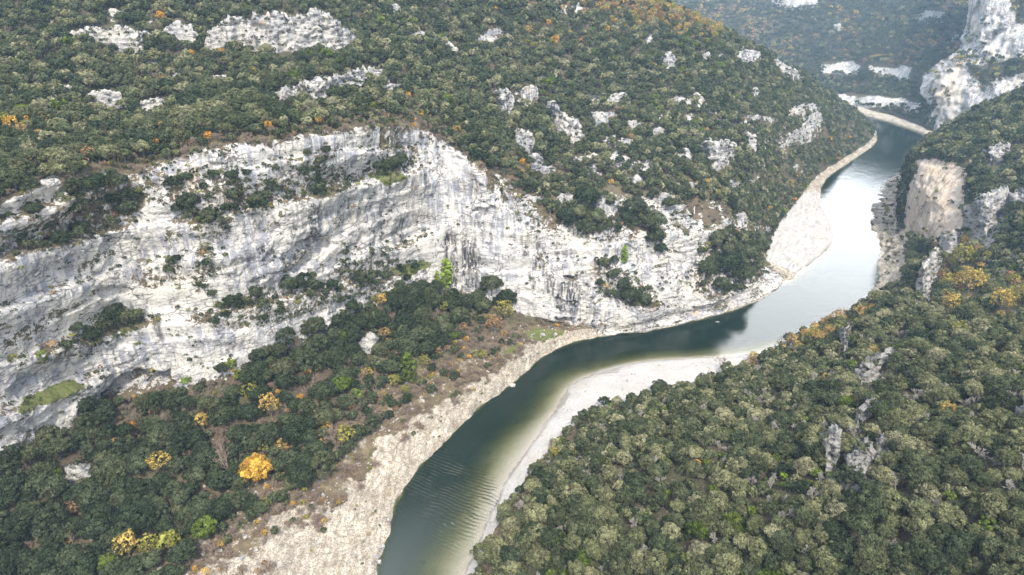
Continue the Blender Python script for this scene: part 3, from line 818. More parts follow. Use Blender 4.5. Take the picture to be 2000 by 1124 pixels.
# ------------------------------------------------------------------ ray casting on the ground
from mathutils.bvhtree import BVHTree
def grid_bvh(P, s=3):
    Q = P[::s, ::s]; ni, nj, _ = Q.shape
    idx = np.arange(ni * nj).reshape(ni, nj)
    q = np.stack([idx[:-1, :-1], idx[1:, :-1], idx[1:, 1:], idx[:-1, 1:]], -1).reshape(-1, 4)
    return BVHTree.FromPolygons(Q.reshape(-1, 3).tolist(), q.tolist())
TREES_BVH = dict(left=grid_bvh(LP), right=grid_bvh(RP), far=grid_bvh(FP), crag=grid_bvh(KP))
CAMV = Vector((0, 0, H))
def hit(u, v, which=('left', 'right', 'far', 'crag')):
    d = Vector(ray(u, v)).normalized(); best = None
    for k in which:
        r = TREES_BVH[k].ray_cast(CAMV, d)
        if r[0] is not None and (best is None or r[3] < best[1]):
            best = (r[0], r[3])
    return best[0] if best else None
def visible(p, tol=6.0):
    d = Vector(p) - CAMV; L = d.length; d.normalize()
    for b in TREES_BVH.values():
        r = b.ray_cast(CAMV, d)
        if r[0] is not None and r[3] < L - tol: return False
    return True

# ------------------------------------------------------------------ tree meshes
def mesh_np(name, V, quads=None, tris=None, tone=None, mats=(), mi=None, smooth_=False):
    me = bpy.data.meshes.new(name)
    V = np.asarray(V, np.float32)
    fs = []; tot = []
    if quads is not None and len(quads): fs.append(np.asarray(quads).ravel()); tot.append(np.full(len(quads), 4))
    if tris is not None and len(tris): fs.append(np.asarray(tris).ravel()); tot.append(np.full(len(tris), 3))
    li = np.concatenate(fs).astype(np.int32); tot = np.concatenate(tot).astype(np.int32)
    st = np.concatenate([[0], np.cumsum(tot)[:-1]]).astype(np.int32)
    me.vertices.add(len(V)); me.vertices.foreach_set('co', V.ravel())
    me.loops.add(len(li)); me.loops.foreach_set('vertex_index', li)
    me.polygons.add(len(tot)); me.polygons.foreach_set('loop_start', st); me.polygons.foreach_set('loop_total', tot)
    if smooth_: me.polygons.foreach_set('use_smooth', np.ones(len(tot), bool))
    for m in mats: me.materials.append(m)
    if mi is not None: me.polygons.foreach_set('material_index', np.asarray(mi, np.int32))
    if tone is not None:
        a = me.attributes.new('tone', 'FLOAT', 'POINT'); a.data.foreach_set('value', np.asarray(tone, np.float32))
    me.update(calc_edges=True)
    return me

def crown_geo(r, nt, nl, leaf, R=3.2, Hc=2.6, zc=3.7, lean=0.0, droop=.25, tuft=(.17, .33), fill=.0):
    """sprays of leaves gathered in rounded tufts over an uneven dome"""
    vs = []; tn = []
    a0 = r.uniform(0, 6.28); lob = r.uniform(.55, 1.2, 5)
    for k in range(nt):
        h = 1 - (k + r.uniform(.2, .8)) / nt * (1.0 + droop)        # 1 top .. -droop
        phi = k * 2.39996 + r.uniform(-.35, .35)
        rad = math.sqrt(max(0, 1 - h * h)); lb = np.interp((phi + a0) % 6.283, np.linspace(0, 6.283, 6), np.append(lob, lob[0]))
        sc = r.uniform(.58, 1.04)
        c = np.array([math.cos(phi) * rad * R * lb * sc, math.sin(phi) * rad * R * lb * sc, h * Hc * r.uniform(.72, 1.05) * (sc * .4 + .6)])
        o = c / (np.linalg.norm(c) + 1e-6)
        tr_ = R * r.uniform(*tuft)
        d = r.normal(size=(nl, 3)); d /= np.linalg.norm(d, axis=1)[:, None]
        d = d + o * .55 + np.array([0, 0, .25]); d /= np.linalg.norm(d, axis=1)[:, None]
        p = c + d * (tr_ * r.uniform(.62, 1.1, (nl, 1))) * np.array([1, 1, .8])
        nrm = d + r.normal(size=(nl, 3)) * .45; nrm /= np.linalg.norm(nrm, axis=1)[:, None]
        t1 = np.cross(nrm, r.normal(size=(nl, 3))); t1 /= np.linalg.norm(t1, axis=1)[:, None]; t2 = np.cross(nrm, t1)
        L = leaf * r.uniform(.7, 1.4, (nl, 1))
        q = np.stack([p - t1 * L, p - t2 * L * .62, p + t1 * L, p + t2 * L * .62], 1)
        vs.append(q.reshape(-1, 3)); tt = np.clip(.5 + r.normal() * .2 + r.normal(size=nl) * .2 + .10 * h, 0, 1)
        tn.append(np.repeat(tt, 4))
    V = np.concatenate(vs); V[:, 2] += zc; V[:, 0] += lean * V[:, 2]
    return V, np.concatenate(tn)

def tube(path, rad, sides=5):
    path = [np.asarray(p, float) for p in path]; V = []; Q = []
    for i, p in enumerate(path):
        d = path[min(i + 1, len(path) - 1)] - path[max(i - 1, 0)]; d /= np.linalg.norm(d) + 1e-9
        a = np.cross(d, [0.31, .95, .1]); a /= np.linalg.norm(a) + 1e-9; b = np.cross(d, a)
        for k in range(sides):
            t = 2 * math.pi * k / sides; V.append(p + (a * math.cos(t) + b * math.sin(t)) * rad[i])
    for i in range(len(path) - 1):
        for k in range(sides):
            k2 = (k + 1) % sides
            Q.append((i * sides + k, i * sides + k2, (i + 1) * sides + k2, (i + 1) * sides + k))
    return V, Q

def join(parts):
    V = []; Q = []; n = 0
    for v, q in parts:
        V += list(v); Q += [tuple(i + n for i in f) for f in q]; n += len(v)
    return np.array(V), np.array(Q)

def trunk_geo(r, R=3.2, h=3.0, limbs=5, th=.22):
    ps = []
    b = np.array([0, 0, -1.2]); m = np.array([r.uniform(-.2, .2), r.uniform(-.2, .2), h * .45]); t = np.array([r.uniform(-.4, .4), r.uniform(-.4, .4), h])
    ps.append(tube([b, m * .4, m, t], [th * 1.35, th * 1.05, th * .8, th * .4]))
    for k in range(limbs):
        a = k * 6.283 / limbs + r.uniform(-.4, .4); e = np.array([math.cos(a) * R * .62, math.sin(a) * R * .62, h + r.uniform(.3, 1.6)])
        s = m + (t - m) * r.uniform(0, .6)
        ps.append(tube([s, s + (e - s) * .5 + np.array([0, 0, -.25]), e], [th * .5, th * .33, th * .12], 4))
    return join(ps)

def bare_geo(r, h=6.0, spread=.55, depth=4, th=.2, up=.35, twig=.035, n0=5):
    """leafless tree: (trunk+limbs), (branches and twigs)"""
    A = []; B = []
    def grow(p, d, L, rad, lv):
        e = p + d * L * .5 + r.normal(size=3) * L * .04; e2 = p + d * L + r.normal(size=3) * L * .08
        (A if lv < 1 else B).append(tube([p, e, e2], [rad, rad * .8, rad * .6], 4 if lv < 2 else 3))
        if lv >= depth: return
        for k in range(n0 if lv == 0 else 3):
            nd = d + r.normal(size=3) * spread; nd[2] += up * .5; nd /= np.linalg.norm(nd)
            grow(p + (e2 - p) * r.uniform(.45, 1.0), nd, L * r.uniform(.55, .8), max(rad * .55, twig), lv + 1)
    grow(np.array([0, 0, -.8]), np.array([0, 0, 1.0]), h * .42, th, 0)
    return join(A), join(B)

def geo_scale(V, s): return V * s
CROWNS = {}; TRUNKS = {}; COMBO = {}
LODS = dict(near=(46, 74, .205), mid=(32, 36, .31), far=(17, 20, .56))
r0 = np.random.default_rng(21)
for lod, (nt, nl, leaf) in LODS.items():
    for s in range(7 if lod == 'near' else 5 if lod == 'mid' else 4):
        kw = dict(R=3.2 * r0.uniform(.85, 1.12), Hc=r0.uniform(1.8, 3.5), lean=r0.uniform(-.06, .06))
        CROWNS[lod, s] = crown_geo(r0, nt, nl, leaf, **kw)
        if lod != 'far': TRUNKS[lod, s] = trunk_geo(r0)
        else: TRUNKS[lod, s] = trunk_geo(r0, limbs=0)
for s in range(3):   # loose, thin autumn crowns
    CROWNS['loose', s] = crown_geo(r0, 34, 22, .21, R=3.0, Hc=3.0, zc=4.0, tuft=(.16, .3))
    TRUNKS['loose', s] = trunk_geo(r0, limbs=8, h=3.6, th=.2)
for s in range(3):   # low bushes
    CROWNS['shrub', s] = crown_geo(r0, 11, 34, .17, R=1.2, Hc=.9, zc=.7, droop=.1)
CROWNS['ivy', 0] = crown_geo(r0, 34, 60, .2, R=1.5, Hc=5.2, zc=4.4, droop=.7, tuft=(.3, .5))
TRUNKS['ivy', 0] = trunk_geo(r0, R=.8, h=4)
CROWNS['round', 0] = crown_geo(r0, 60, 110, .2, R=3.3, Hc=3.3, zc=4.3, droop=.45, tuft=(.2, .33))
TRUNKS['round', 0] = trunk_geo(r0)
BARE = [bare_geo(r0, 7, .5, 4, .2), bare_geo(r0, 6, .62, 4, .18), bare_geo(r0, 7.5, .42, 4, .2)]
BRUSH = [bare_geo(r0, 4.4, .34, 4, .1, .2, .045), bare_geo(r0, 4.0, .42, 4, .1, .2, .045)]
BUSH = [bare_geo(r0, 3.6, .8, 5, .08, .1, .045, 6), bare_geo(r0, 4.2, .7, 5, .08, .15, .045, 6)]
_mc = {}
def crown_mesh(lod, s, mat):
    k = ('c', lod, s, mat)
    if k not in _mc:
        V, t = CROWNS[lod, s]; _mc[k] = mesh_np('crown', V, np.arange(len(V)).reshape(-1, 4), tone=t, mats=[M[mat]])
    return _mc[k]
def trunk_mesh(lod, s, mat='bark'):
    k = ('t', lod, s, mat)
    if k not in _mc:
        V, Q = TRUNKS[lod, s]; _mc[k] = mesh_np('trunk', V, Q, mats=[M[mat]], smooth_=True)
    return _mc[k]
def combo_mesh(lod, s, mat):
    k = ('m', lod, s, mat)
    if k not in _mc:
        V, t = CROWNS[lod, s]; q = np.arange(len(V)).reshape(-1, 4)
        if (lod, s) in TRUNKS:
            TV, TQ = TRUNKS[lod, s]
            _mc[k] = mesh_np('tree', np.vstack([V, TV]), np.vstack([q, TQ + len(V)]), tone=np.append(t, np.full(len(TV), .5)), mats=[M[mat], M['bark']], mi=[0] * len(q) + [1] * len(TQ))
        else:
            _mc[k] = mesh_np('tree', V, q, tone=t, mats=[M[mat]])
    return _mc[k]
def bare_mesh(lst, s, mat, part):
    k = ('b', id(lst), s, mat, part)
    if k not in _mc:
        A, B = lst[s]
        if part == 0: V, Q = A
        elif part == 1: V, Q = B
        else: V = np.vstack([A[0], B[0]]); Q = np.vstack([A[1], B[1] + len(A[0])])
        _mc[k] = mesh_np('branches', V, Q, mats=[M[mat]])
    return _mc[k]

# ------------------------------------------------------------------ rock outcrops standing out of the slopes
OUT = [
 # polygon, label
 ('left', [(398,94),(405,62),(440,44),(490,36),(520,28),(560,30),(600,30),(622,24),(645,32),(672,55),(697,76),(700,84),(655,98),(600,96),(560,106),(500,100),(455,92),(420,98)], 'largest white rock face near the top of the left mountain', 1),
 ('left', [(316,72),(325,55),(342,44),(365,46),(378,62),(393,78),(375,90),(345,86),(322,82)], 'rounded white rock just left of the largest rock face on the left mountain', 1),
 ('left', [(105,70),(150,62),(205,54),(225,52),(245,58),(285,66),(303,78),(275,88),(262,104),(235,98),(205,88),(160,78)], 'ragged white ledge in the trees at the upper left corner', 1),
 ('left', [(205,24),(220,20),(242,24),(240,38),(212,36)], 'small pale rock patch among trees above the ragged white ledge', 0),
 ('left', [(530,190),(560,172),(600,162),(640,152),(672,148),(700,136),(735,134),(762,152),(735,162),(700,168),(665,182),(640,196),(615,206),(590,196),(560,198)], 'slanting white rock band in the forest below the largest rock face', 1),
 ('left', [(160,192),(185,182),(215,178),(237,184),(240,208),(215,212),(185,204)], 'low white rock step among trees left of the middle rock step', 0),
 ('left', [(262,208),(285,200),(318,196),(334,202),(322,216),(300,224),(272,222)], 'broken white rock step in the forest right of its twin', 0),
 ('left', [(92,200),(110,190),(126,196),(110,208)], 'tiny pale rock showing through trees at the far left', 0),
 ('left', [(866,86),(876,82),(892,94),(896,108),(882,106)], 'small white rock slab slanting among trees in the upper centre', 0),
 ('left', [(760,12),(775,8),(785,20),(770,26)], 'tiny pale rock at the top edge of the left mountain', 0),
 ('left', [(962,184),(975,176),(990,178),(1003,192),(1004,212),(994,236),(984,226),(970,208)], 'tall white rock with a rounded head above the cliff top', 1),
 ('left', [(1016,178),(1028,168),(1044,172),(1052,186),(1036,200),(1020,202)], 'white rock knob right of the round-headed rock', 0),
 ('left', [(1066,208),(1078,200),(1090,212),(1102,230),(1130,246),(1142,262),(1138,278),(1112,276),(1090,262),(1076,238)], 'long jagged white rock running down the slope beside the ravine', 1),
 ('left', [(1150,222),(1165,218),(1192,228),(1190,244),(1168,246),(1156,238)], 'white rock step right of the long jagged rock', 0),
 ('left', [(1222,240),(1240,236),(1252,242),(1248,252),(1230,250)], 'small white ledge in the trees farther right of the jagged rock', 0),
 ('left', [(1286,122),(1296,106),(1308,102),(1322,118),(1320,138),(1300,132)], 'pointed white rock on the shoulder of the left mountain', 0),
 ('left', [(1366,106),(1384,102),(1392,114),(1374,118)], 'white rock block on the skyline ridge, farthest left of four', 0),
 ('left', [(1394,108),(1406,104),(1414,112),(1404,120)], 'small white block just right of the first ridge block', 0),
 ('left', [(1436,104),(1456,98),(1488,102),(1486,118),(1462,120),(1444,116)], 'wide white rock wall high on the ridge over the river bend', 0),
 ('left', [(1502,118),(1518,116),(1540,130),(1566,144),(1572,154),(1550,152),(1524,138)], 'row of white crags descending along the ridge line', 0),
 ('left', [(1368,284),(1382,276),(1405,278),(1440,284),(1436,306),(1414,330),(1396,342),(1380,318)], 'broad white crag in the forest above the river bend', 1),
 ('left', [(1454,268),(1464,262),(1478,268),(1478,290),(1462,298)], 'narrow upright white crag right of the broad one', 0),
 ('left', [(1540,262),(1566,250),(1578,228),(1596,218),(1606,226),(1603,262),(1580,270),(1556,276),(1538,282),(1524,278)], 'tall white crag on the nose above the far river bank', 0),
 ('left', [(1350,186),(1362,182),(1376,192),(1368,202)], 'small white rock halfway up the shoulder', 0),
 ('left', [(1465,176),(1480,172),(1486,182),(1470,184)], 'tiny pale ledge high over the river bend', 0),
 ('left', [(1000,262),(1016,254),(1040,262),(1044,288),(1030,300),(1008,284)], 'pale scrubby rock below the round-headed white rock', 0),
 ('left', [(1030,305),(1048,300),(1062,316),(1052,334),(1034,326)], 'white rock beside an orange tree on the slope', 0),
 ('left', [(1275,384),(1300,378),(1318,384),(1320,400),(1308,420),(1290,412)], 'square white rock over the cliff above the deep water', 0),
 ('left', [(1225,350),(1245,342),(1256,354),(1240,364)], 'small white rock in the trees above the cliff end', 0),
 ('left', [(1330,288),(1345,292),(1352,310),(1338,316)], 'small white rock left of the broad crag', 0),
 ('left', [(700,668),(722,655),(745,664),(735,690),(708,686)], 'bare pinkish stone patch in the wood below the cliff', 0),
 ('left', [(118,925),(150,912),(205,920),(200,940),(160,952),(125,944)], 'pale stony clearing in the dark wood at the lower left', 0),
 ('right', [(1664,744),(1672,722),(1700,706),(1725,694),(1745,690),(1752,700),(1730,722),(1706,742),(1690,752)], 'grey pointed boulder outcrop on the near hillside', 1),
 ('right', [(1641,682),(1644,650),(1656,632),(1666,630),(1664,648),(1654,690)], 'narrow upright grey rock fin on the near hillside', 0),
 ('right', [(1612,934),(1612,876),(1620,850),(1636,846),(1644,870),(1640,916),(1634,946)], 'tall pale rock rib in the foreground trees', 1),
 ('right', [(1650,950),(1655,905),(1672,880),(1700,870),(1706,900),(1690,940),(1668,960)], 'broken pale rock right of the tall rib', 1),
 ('right', [(1706,882),(1715,858),(1738,850),(1752,862),(1748,880),(1722,890)], 'white stony slab uphill of the broken pale rock', 0),
 ('right', [(1664,842),(1676,808),(1698,776),(1712,778),(1700,812),(1682,846)], 'grey scree strip between oaks above the rock rib', 0),
 ('right', [(1958,806),(1975,794),(2010,796),(2010,812),(1980,812)], 'pale gravelly clearing at the right edge', 0),
 ('right', [(1592,1104),(1600,1080),(1610,1084),(1610,1110)], 'small white rock among bushes at the bottom', 0),
 ('right', [(1790,580),(1798,545),(1808,512),(1826,490),(1840,492),(1832,530),(1818,572),(1806,588)], 'tall grey arete rising between yellow and dark trees', 1),
 ('right', [(1830,488),(1842,462),(1862,452),(1878,460),(1872,484),(1850,496)], 'grey rock head above the arete', 0),
 ('right', [(1880,440),(1890,404),(1916,384),(1950,370),(1968,364),(1972,392),(1955,420),(1938,462),(1916,482),(1896,470)], 'big pale grey rock wall right of the orange cliff', 1),
 ('right', [(1970,382),(2000,372),(2040,360),(2040,392),(1990,402),(1972,408)], 'grey rock slab at the right edge beside the big rock wall', 1),
 ('right', [(1912,312),(1922,294),(1946,284),(1968,284),(1976,302),(1950,322),(1924,324)], 'white rock dome in the trees above the orange cliff', 1),
 ('far', [(1506,2),(1530,-8),(1596,-8),(1598,10),(1560,18),(1524,16)], 'white rock band at the top edge of the far mountain', 0),
 ('far', [(1788,34),(1810,22),(1846,24),(1846,40),(1812,44)], 'hazy white rock face high on the far mountain near the crag', 0),
 ('far', [(1628,52),(1640,48),(1650,56),(1636,60)], 'tiny pale rock in the middle of the far forest', 0),
 ('far', [(1852,74),(1872,70),(1884,78),(1866,82)], 'faint pale ledge left of the great crag', 0),
 ('left', [(560,120),(566,118),(570,124),(563,126)], 'tiny', 0),
][:-1]
out_polys = {'left': [], 'right': [], 'far': []}
OUTG = []
def outcrop(which, poly, label, big):
    A = np.asarray(poly, float); u0, u1 = A[:, 0].min(), A[:, 0].max()
    n = max(8, int((u1 - u0) / 2.2)); us = np.linspace(u0 + .5, u1 - .5, n)
    tops = []; bots = []
    for u in us:
        vs = []
        for k in range(len(A)):
            x0, y0 = A[k]; x1, y1 = A[(k + 1) % len(A)]
            if (x0 - u) * (x1 - u) <= 0 and x0 != x1: vs.append(y0 + (y1 - y0) * (u - x0) / (x1 - x0))
        tops.append(min(vs)); bots.append(max(vs))
    tops = np.array(tops) + rng.normal(size=n) * .8; bots = np.array(bots)
    B = []; 
    for u, vb in zip(us, bots):
        p = hit(u, vb + 2, (which,))
        B.append(p if p is not None else (B[-1] if B else None))
    if B[0] is None:
        B = [b for b in B if b is not None] and [next(b for b in B if b is not None) if b is None else b for b in B]
    if not B: print('no hit', label); return
    yb = np.array([b.y for b in B]); k = max(1, n // 8)
    ybs = np.convolve(np.pad(yb, k, 'edge'), np.ones(2 * k + 1) / (2 * k + 1), 'valid')
    ybs = np.minimum(ybs, yb + 1.5)
    rows = []; m = max(8, int((bots - tops).max() / 2.2))
    lean = .34 if which != 'right' else .5
    for i in range(-3, m + 1):
        f = i / m; row = []
        for j in range(n):
            t = ybs[j] / ray(us[j], bots[j])[1]
            hgt = (bots[j] - tops[j]) / FPX * t
            vv = bots[j] + (tops[j] - bots[j]) * max(f, 0)
            p = np.array(Py(us[j], vv, ybs[j] + lean * hgt * max(f, 0)))
            if f < 0: p += np.array([0, 1.5 * f * m * .3, 2.5 * f * m * .5])
            row.append(p)
        rows.append(row)
    G = np.array(rows)                                # rows x n x 3
    hgt = G[-1, :, 2] - G[3, :, 2]
    # crest rolls over and runs back into the slope
    back = []
    for i, f in enumerate((.15, .4, .75, 1.15)):
        q = G[-1].copy(); dirh = q.copy(); dirh[:, 2] = 0; dirh /= np.linalg.norm(dirh, axis=1)[:, None]
        L = np.maximum(2.0, hgt * 1.6)[:, None]
        q = q + dirh * L * f; q[:, 2] -= (f ** 1.6) * np.maximum(2.5, hgt * .8)
        back.append(q)
    G = np.concatenate([G, np.array(back)])
    nn, _ = grid_normals(G); toc = np.array([0, 0, H]) - G; nn *= np.sign((nn * toc).sum(2, keepdims=True))
    am = 1.0 if big else .6
    sc = 1.0 if which != 'far' else 2.0
    d = fbm(G, np.array((.10, .10, .05)) / sc, 4, 1.0) * 2.4 - np.abs(fbm(G, np.array((.3, .3, .06)) / sc, 3, 3)) * 1.8 + fbm(G, .5 / sc, 3) * .7
    zz = G[..., 2] / (3.2 * sc) + noise(G * .1); fr = zz - np.floor(zz); d = d + (smooth(0, .8, fr) - smooth(.8, 1, fr) - .5) * .9
    ii = np.linspace(0, 1, n); edge = smooth(0, .08, np.minimum(ii, 1 - ii))[None, :]
    q = np.stack([(G[..., 0] * .6 + G[..., 1] * .7) / 4.2 / sc + .5 * noise(G * .2), G[..., 2] / 5.0 / sc + .45 * noise(G * .15 + 4)], -1)
    d = d + cells(q, 7) * 1.3 + cells(q * 2.4 + 3, 8) * .7
    G = G + nn * (d * am * sc * (.3 + .7 * edge))[..., None]
    warm = 0
    o = grid_mesh('rock_outcrop', np.transpose(G, (1, 0, 2)), M['dull' if which == 'right' and us[0] < 1790 else 'rock'])
    # origin at its base
    b = Vector(G.reshape(-1, 3).mean(0)); o.data.transform(Matrix.Translation(-b)); o.location = b
    o['label'] = label; o['category'] = 'rock outcrop'; o['group'] = 'small pale rocks in the forest of the left mountain' if 'poking through' in label else 'rock outcrops among the trees'
    out_polys[which].append(poly)
    if which != 'far': OUTG.append((G, which, big))
for w_, poly, lab, big in OUT:
    outcrop(w_, poly, lab, big)
_r = random.Random(5)
SMALLZ = [(1000,1180,290,420,8),(1180,1480,150,300,8),(1290,1500,300,450,10),(1480,1640,190,260,6),(700,1000,40,200,7),(60,520,110,210,6),(1520,1600,270,330,5)]
for a, b, c, d_, n_ in SMALLZ:
    for _ in range(n_):
        cx, cy = _r.uniform(a, b), _r.uniform(c, d_); w_, h_ = _r.uniform(9, 30), _r.uniform(3.5, 8)
        if 1100 < cx < 1300 and cy < 160: continue
        if cy < 60 + (cx - 1300) * .5 and cx > 1300: continue
        pl = [(cx - w_, cy + h_ * .3), (cx - w_ * .6, cy - h_ * _r.uniform(.2, .8)), (cx - w_ * .1, cy - h_ * _r.uniform(.6, 1.1)), (cx + w_ * .5, cy - h_ * _r.uniform(.1, .8)), (cx + w_, cy + h_ * _r.uniform(0, .5)), (cx + w_ * .3, cy + h_ * _r.uniform(.6, 1.0)), (cx - w_ * .5, cy + h_ * _r.uniform(.4, .9))]
        outcrop('left', pl, 'small pale rock poking through the forest of the left mountain', 0)
print('outcrops', round(time.time() - T0, 1))

# ------------------------------------------------------------------ scattering
def scatter(P, dens, sx):
    """random spots on a grid surface with dens trees per square metre"""
    a = P[1:, :-1] - P[:-1, :-1]; b = P[:-1, 1:] - P[:-1, :-1]
    area = np.linalg.norm(np.cross(a, b), axis=2)
    w = area * dens[:-1, :-1]
    n = rng.poisson(w)
    ii, jj = np.nonzero(n); rep = n[ii, jj]; ii = np.repeat(ii, rep); jj = np.repeat(jj, rep)
    fa, fb = rng.random(len(ii))[:, None], rng.random(len(ii))[:, None]
    pos = P[ii, jj] + a[ii, jj] * fa + b[ii, jj] * fb
    return pos, ii, jj
def thin(pos, rad):
    order = rng.permutation(len(pos)); cell = {}; keep = []
    cs = float(np.max(rad)) if len(pos) else 1
    key = np.floor(pos / cs).astype(int)
    for i in order:
        k = key[i]; p = pos[i]; ok = True
        for dx in (-1, 0, 1):
            for dy in (-1, 0, 1):
                for dz in (-1, 0, 1):
                    for q in cell.get((k[0] + dx, k[1] + dy, k[2] + dz), ()):
                        d = pos[q] - p
                        if d[0] * d[0] + d[1] * d[1] + d[2] * d[2] < (rad[i] * .5 + rad[q] * .5) ** 2: ok = False; break
                    if not ok: break
                if not ok: break
            if not ok: break
        if ok: cell.setdefault(tuple(k), []).append(i); keep.append(i)
    return np.array(keep, int)
def inframe(pos, m=130, mb=150):
    u, v, f = project(pos)
    return (f > 5) & (u > -m) & (u < 2000 + m) & (v > -m * .7) & (v < 1124 + mb)

TREES = []   # dicts: pos, scale, rot, kind, mat, zone
def add(pos, scale, kind, mat, zone, **kw):
    TREES.append(dict(p=tuple(pos), s=float(scale), r=random.uniform(0, 6.283), kind=kind, mat=mat, zone=zone, **kw))
def pick(options, x):
    for m, pr in options:
        if x < pr: return m
        x -= pr
    return options[-1][0]

# ---- left slope, bank and cliff
AUT = [ [(1130,-30),(1300,-5),(1410,45),(1400,72),(1330,72),(1240,55),(1110,20)], ]
AUT2 = [ [(0,215),(60,220),(130,215),(125,260),(30,262),(0,255)], [(990,30),(1110,25),(1140,90),(1010,110)], [(1400,0),(1480,60),(1380,60)], [(130,330),(260,330),(380,300),(420,270),(230,300)], [(1500,380),(1600,330),(1620,360),(1530,430)], [(740,230),(900,235),(900,262),(740,258)]]
BARE_L = [ [(1130,630),(1000,700),(900,742),(800,790),(700,845),(620,905),(520,1000),(400,1124),(370,1124),(500,980),(625,860),(690,810),(780,775),(860,700),(890,650),(950,600),(1050,620)],
           [(340,770),(400,745),(470,765),(450,790),(370,795)], [(205,785),(265,780),(280,830),(220,830)],
           [(740,225),(620,250),(500,265),(330,300),(240,330),(250,345),(330,315),(620,268),(780,262),(880,262),(880,240)] ]
OPEN_L = [ [(690,670),(715,652),(750,662),(735,700),(700,692)], [(115,925),(150,908),(205,916),(205,945),(125,955)], [(150,1040),(185,1030),(190,1080),(150,1085)],
           [(1010,610),(1130,628),(1110,668),(1040,690),(960,660)], [(200,700),(345,700),(345,772),(290,792),(205,790)] ]
lpu, lpv, _ = project(LP)
wobL = fbm(LP, .05, 3, 50) * 14
def below(polys, k):
    return [[(x, y + (k if y > sum(q[1] for q in P_) / len(P_) else 0)) for x, y in P_] for P_ in polys]
open_ = in_polys(OPEN_L + below(out_polys['left'], 14), lpu, lpv, 3)
barez = in_polys(BARE_L, lpu, lpv, 12, wobL)
veg_dens = np.zeros(lpu.shape)
bank = (LR > 3.03) & (LR < 4.02) & (LCc < 10.2)
slope_ = (LR > 5.98)
sideslope = (LR > 2.95) & (LR <= 6.0) & (LCc > 13.2)
# holes in the canopy on the scrubby part below the ravine
patch = smooth(-.5, .0, fbm(LP, .035, 3, 77))
scrubz = in_polys([[(880,290),(1150,240),(1480,280),(1600,330),(1560,420),(1480,470),(1300,520),(1100,470),(950,380)]], lpu, lpv, 20)
dens = np.zeros(lpu.shape)
bgap = .45 + .55 * smooth(-.45, -.25, fbm(LP, .045, 3, 31))
dens[bank] = (.24 * bgap * (1 - .9 * barez))[bank]
patch2 = smooth(-.32, .0, fbm(LP, .05, 3, 77))
dens[slope_] = (.26 * (1 - .62 * scrubz * (1 - patch2)) * (1 - .42 * barez))[slope_]
dens[sideslope] = (.15 * patch2)[sideslope] * (1 - .9 * Lrock[sideslope])
dens *= (1 - open_) * (1 - Lrock) * (LR > 2.9) * (1 - .95 * Lgrass)
dens[(LR > 10.2)] = 0
# thicken along ravine edges; far columns slightly bigger trees
frame = inframe(LP)
dens *= frame
pos, ii, jj = scatter(LP, dens, 0)
scl = np.where(LCc[ii, jj] > 14, .80, 1.0) * rng.uniform(.5, 1.18, len(pos)) * (1 + .35 * fbm(pos, .025, 2, 13))
isbank = (LR[ii, jj] < 4.05) & (LCc[ii, jj] < 10.2)
scl = np.where(isbank, rng.uniform(.62, 1.42, len(pos)), scl * .92)
scl *= 1 - .45 * barez[ii, jj]
keep = thin(pos, scl * np.where(isbank, 3.0, 2.75))
pos, ii, jj, scl, isbank = pos[keep], ii[keep], jj[keep], scl[keep], isbank[keep]
uu, vv, ff = project(pos)
a1 = in_polys(AUT, uu, vv, 25); a2 = in_polys(AUT2, uu, vv, 15)
x = rng.random(len(pos)); cl = fbm(pos, .02, 2, 60)
for k in range(len(pos)):
    if isbank[k]:
        pa = .03
        kind = 'autumn' if x[k] < pa else ('bare' if x[k] > .955 else 'oak')
        mat = {'autumn': random.choice(['yellow', 'olive', 'rust']), 'bare': 'twig', 'oak': pick([('deep', .78), ('mid', .20), ('bright', .02)], random.random())}[kind]
        add(pos[k] - np.array([0, 0, .4]), scl[k], kind, mat, 'bank')
    else:
        pa = .006 + .62 * a1[k] + .10 * a2[k] + (.02 if cl[k] > .25 else 0)
        kind = 'autumn' if x[k] < pa else ('bare' if x[k] > .975 else 'oak')
        gp = smooth(500, 1500, uu[k]) * .2
        mat = {'autumn': random.choice(['yellow', 'yellow', 'olive', 'rust'] if a1[k] > .3 else ['yellow', 'rust', 'olive', 'orange']), 'bare': 'twig',
               'oak': pick([('deep', .20), ('mid', .47), ('grey', .31), ('bright', .02)], random.random() + .15 * float(cl[k]))}[kind]
        add(pos[k] - np.array([0, 0, .4]), scl[k] * (.8 if kind == 'autumn' and a1[k] < .3 else 1), kind, mat, 'slope')
# ---- tufts on the rock shelf
d = ((LR > 1.3) & (LR < 3.0) & (LCc < 10)) * frame * .05 * smooth(.0, .35, fbm(LP, .07, 3, 66))
pos, ii, jj = scatter(LP, d, 0); s_ = rng.uniform(.16, .5, len(pos))
for k in thin(pos, s_ * 2): add(pos[k], s_[k], 'shrub', random.choice(['mid', 'olive', 'deep', 'rust']), 'bank')
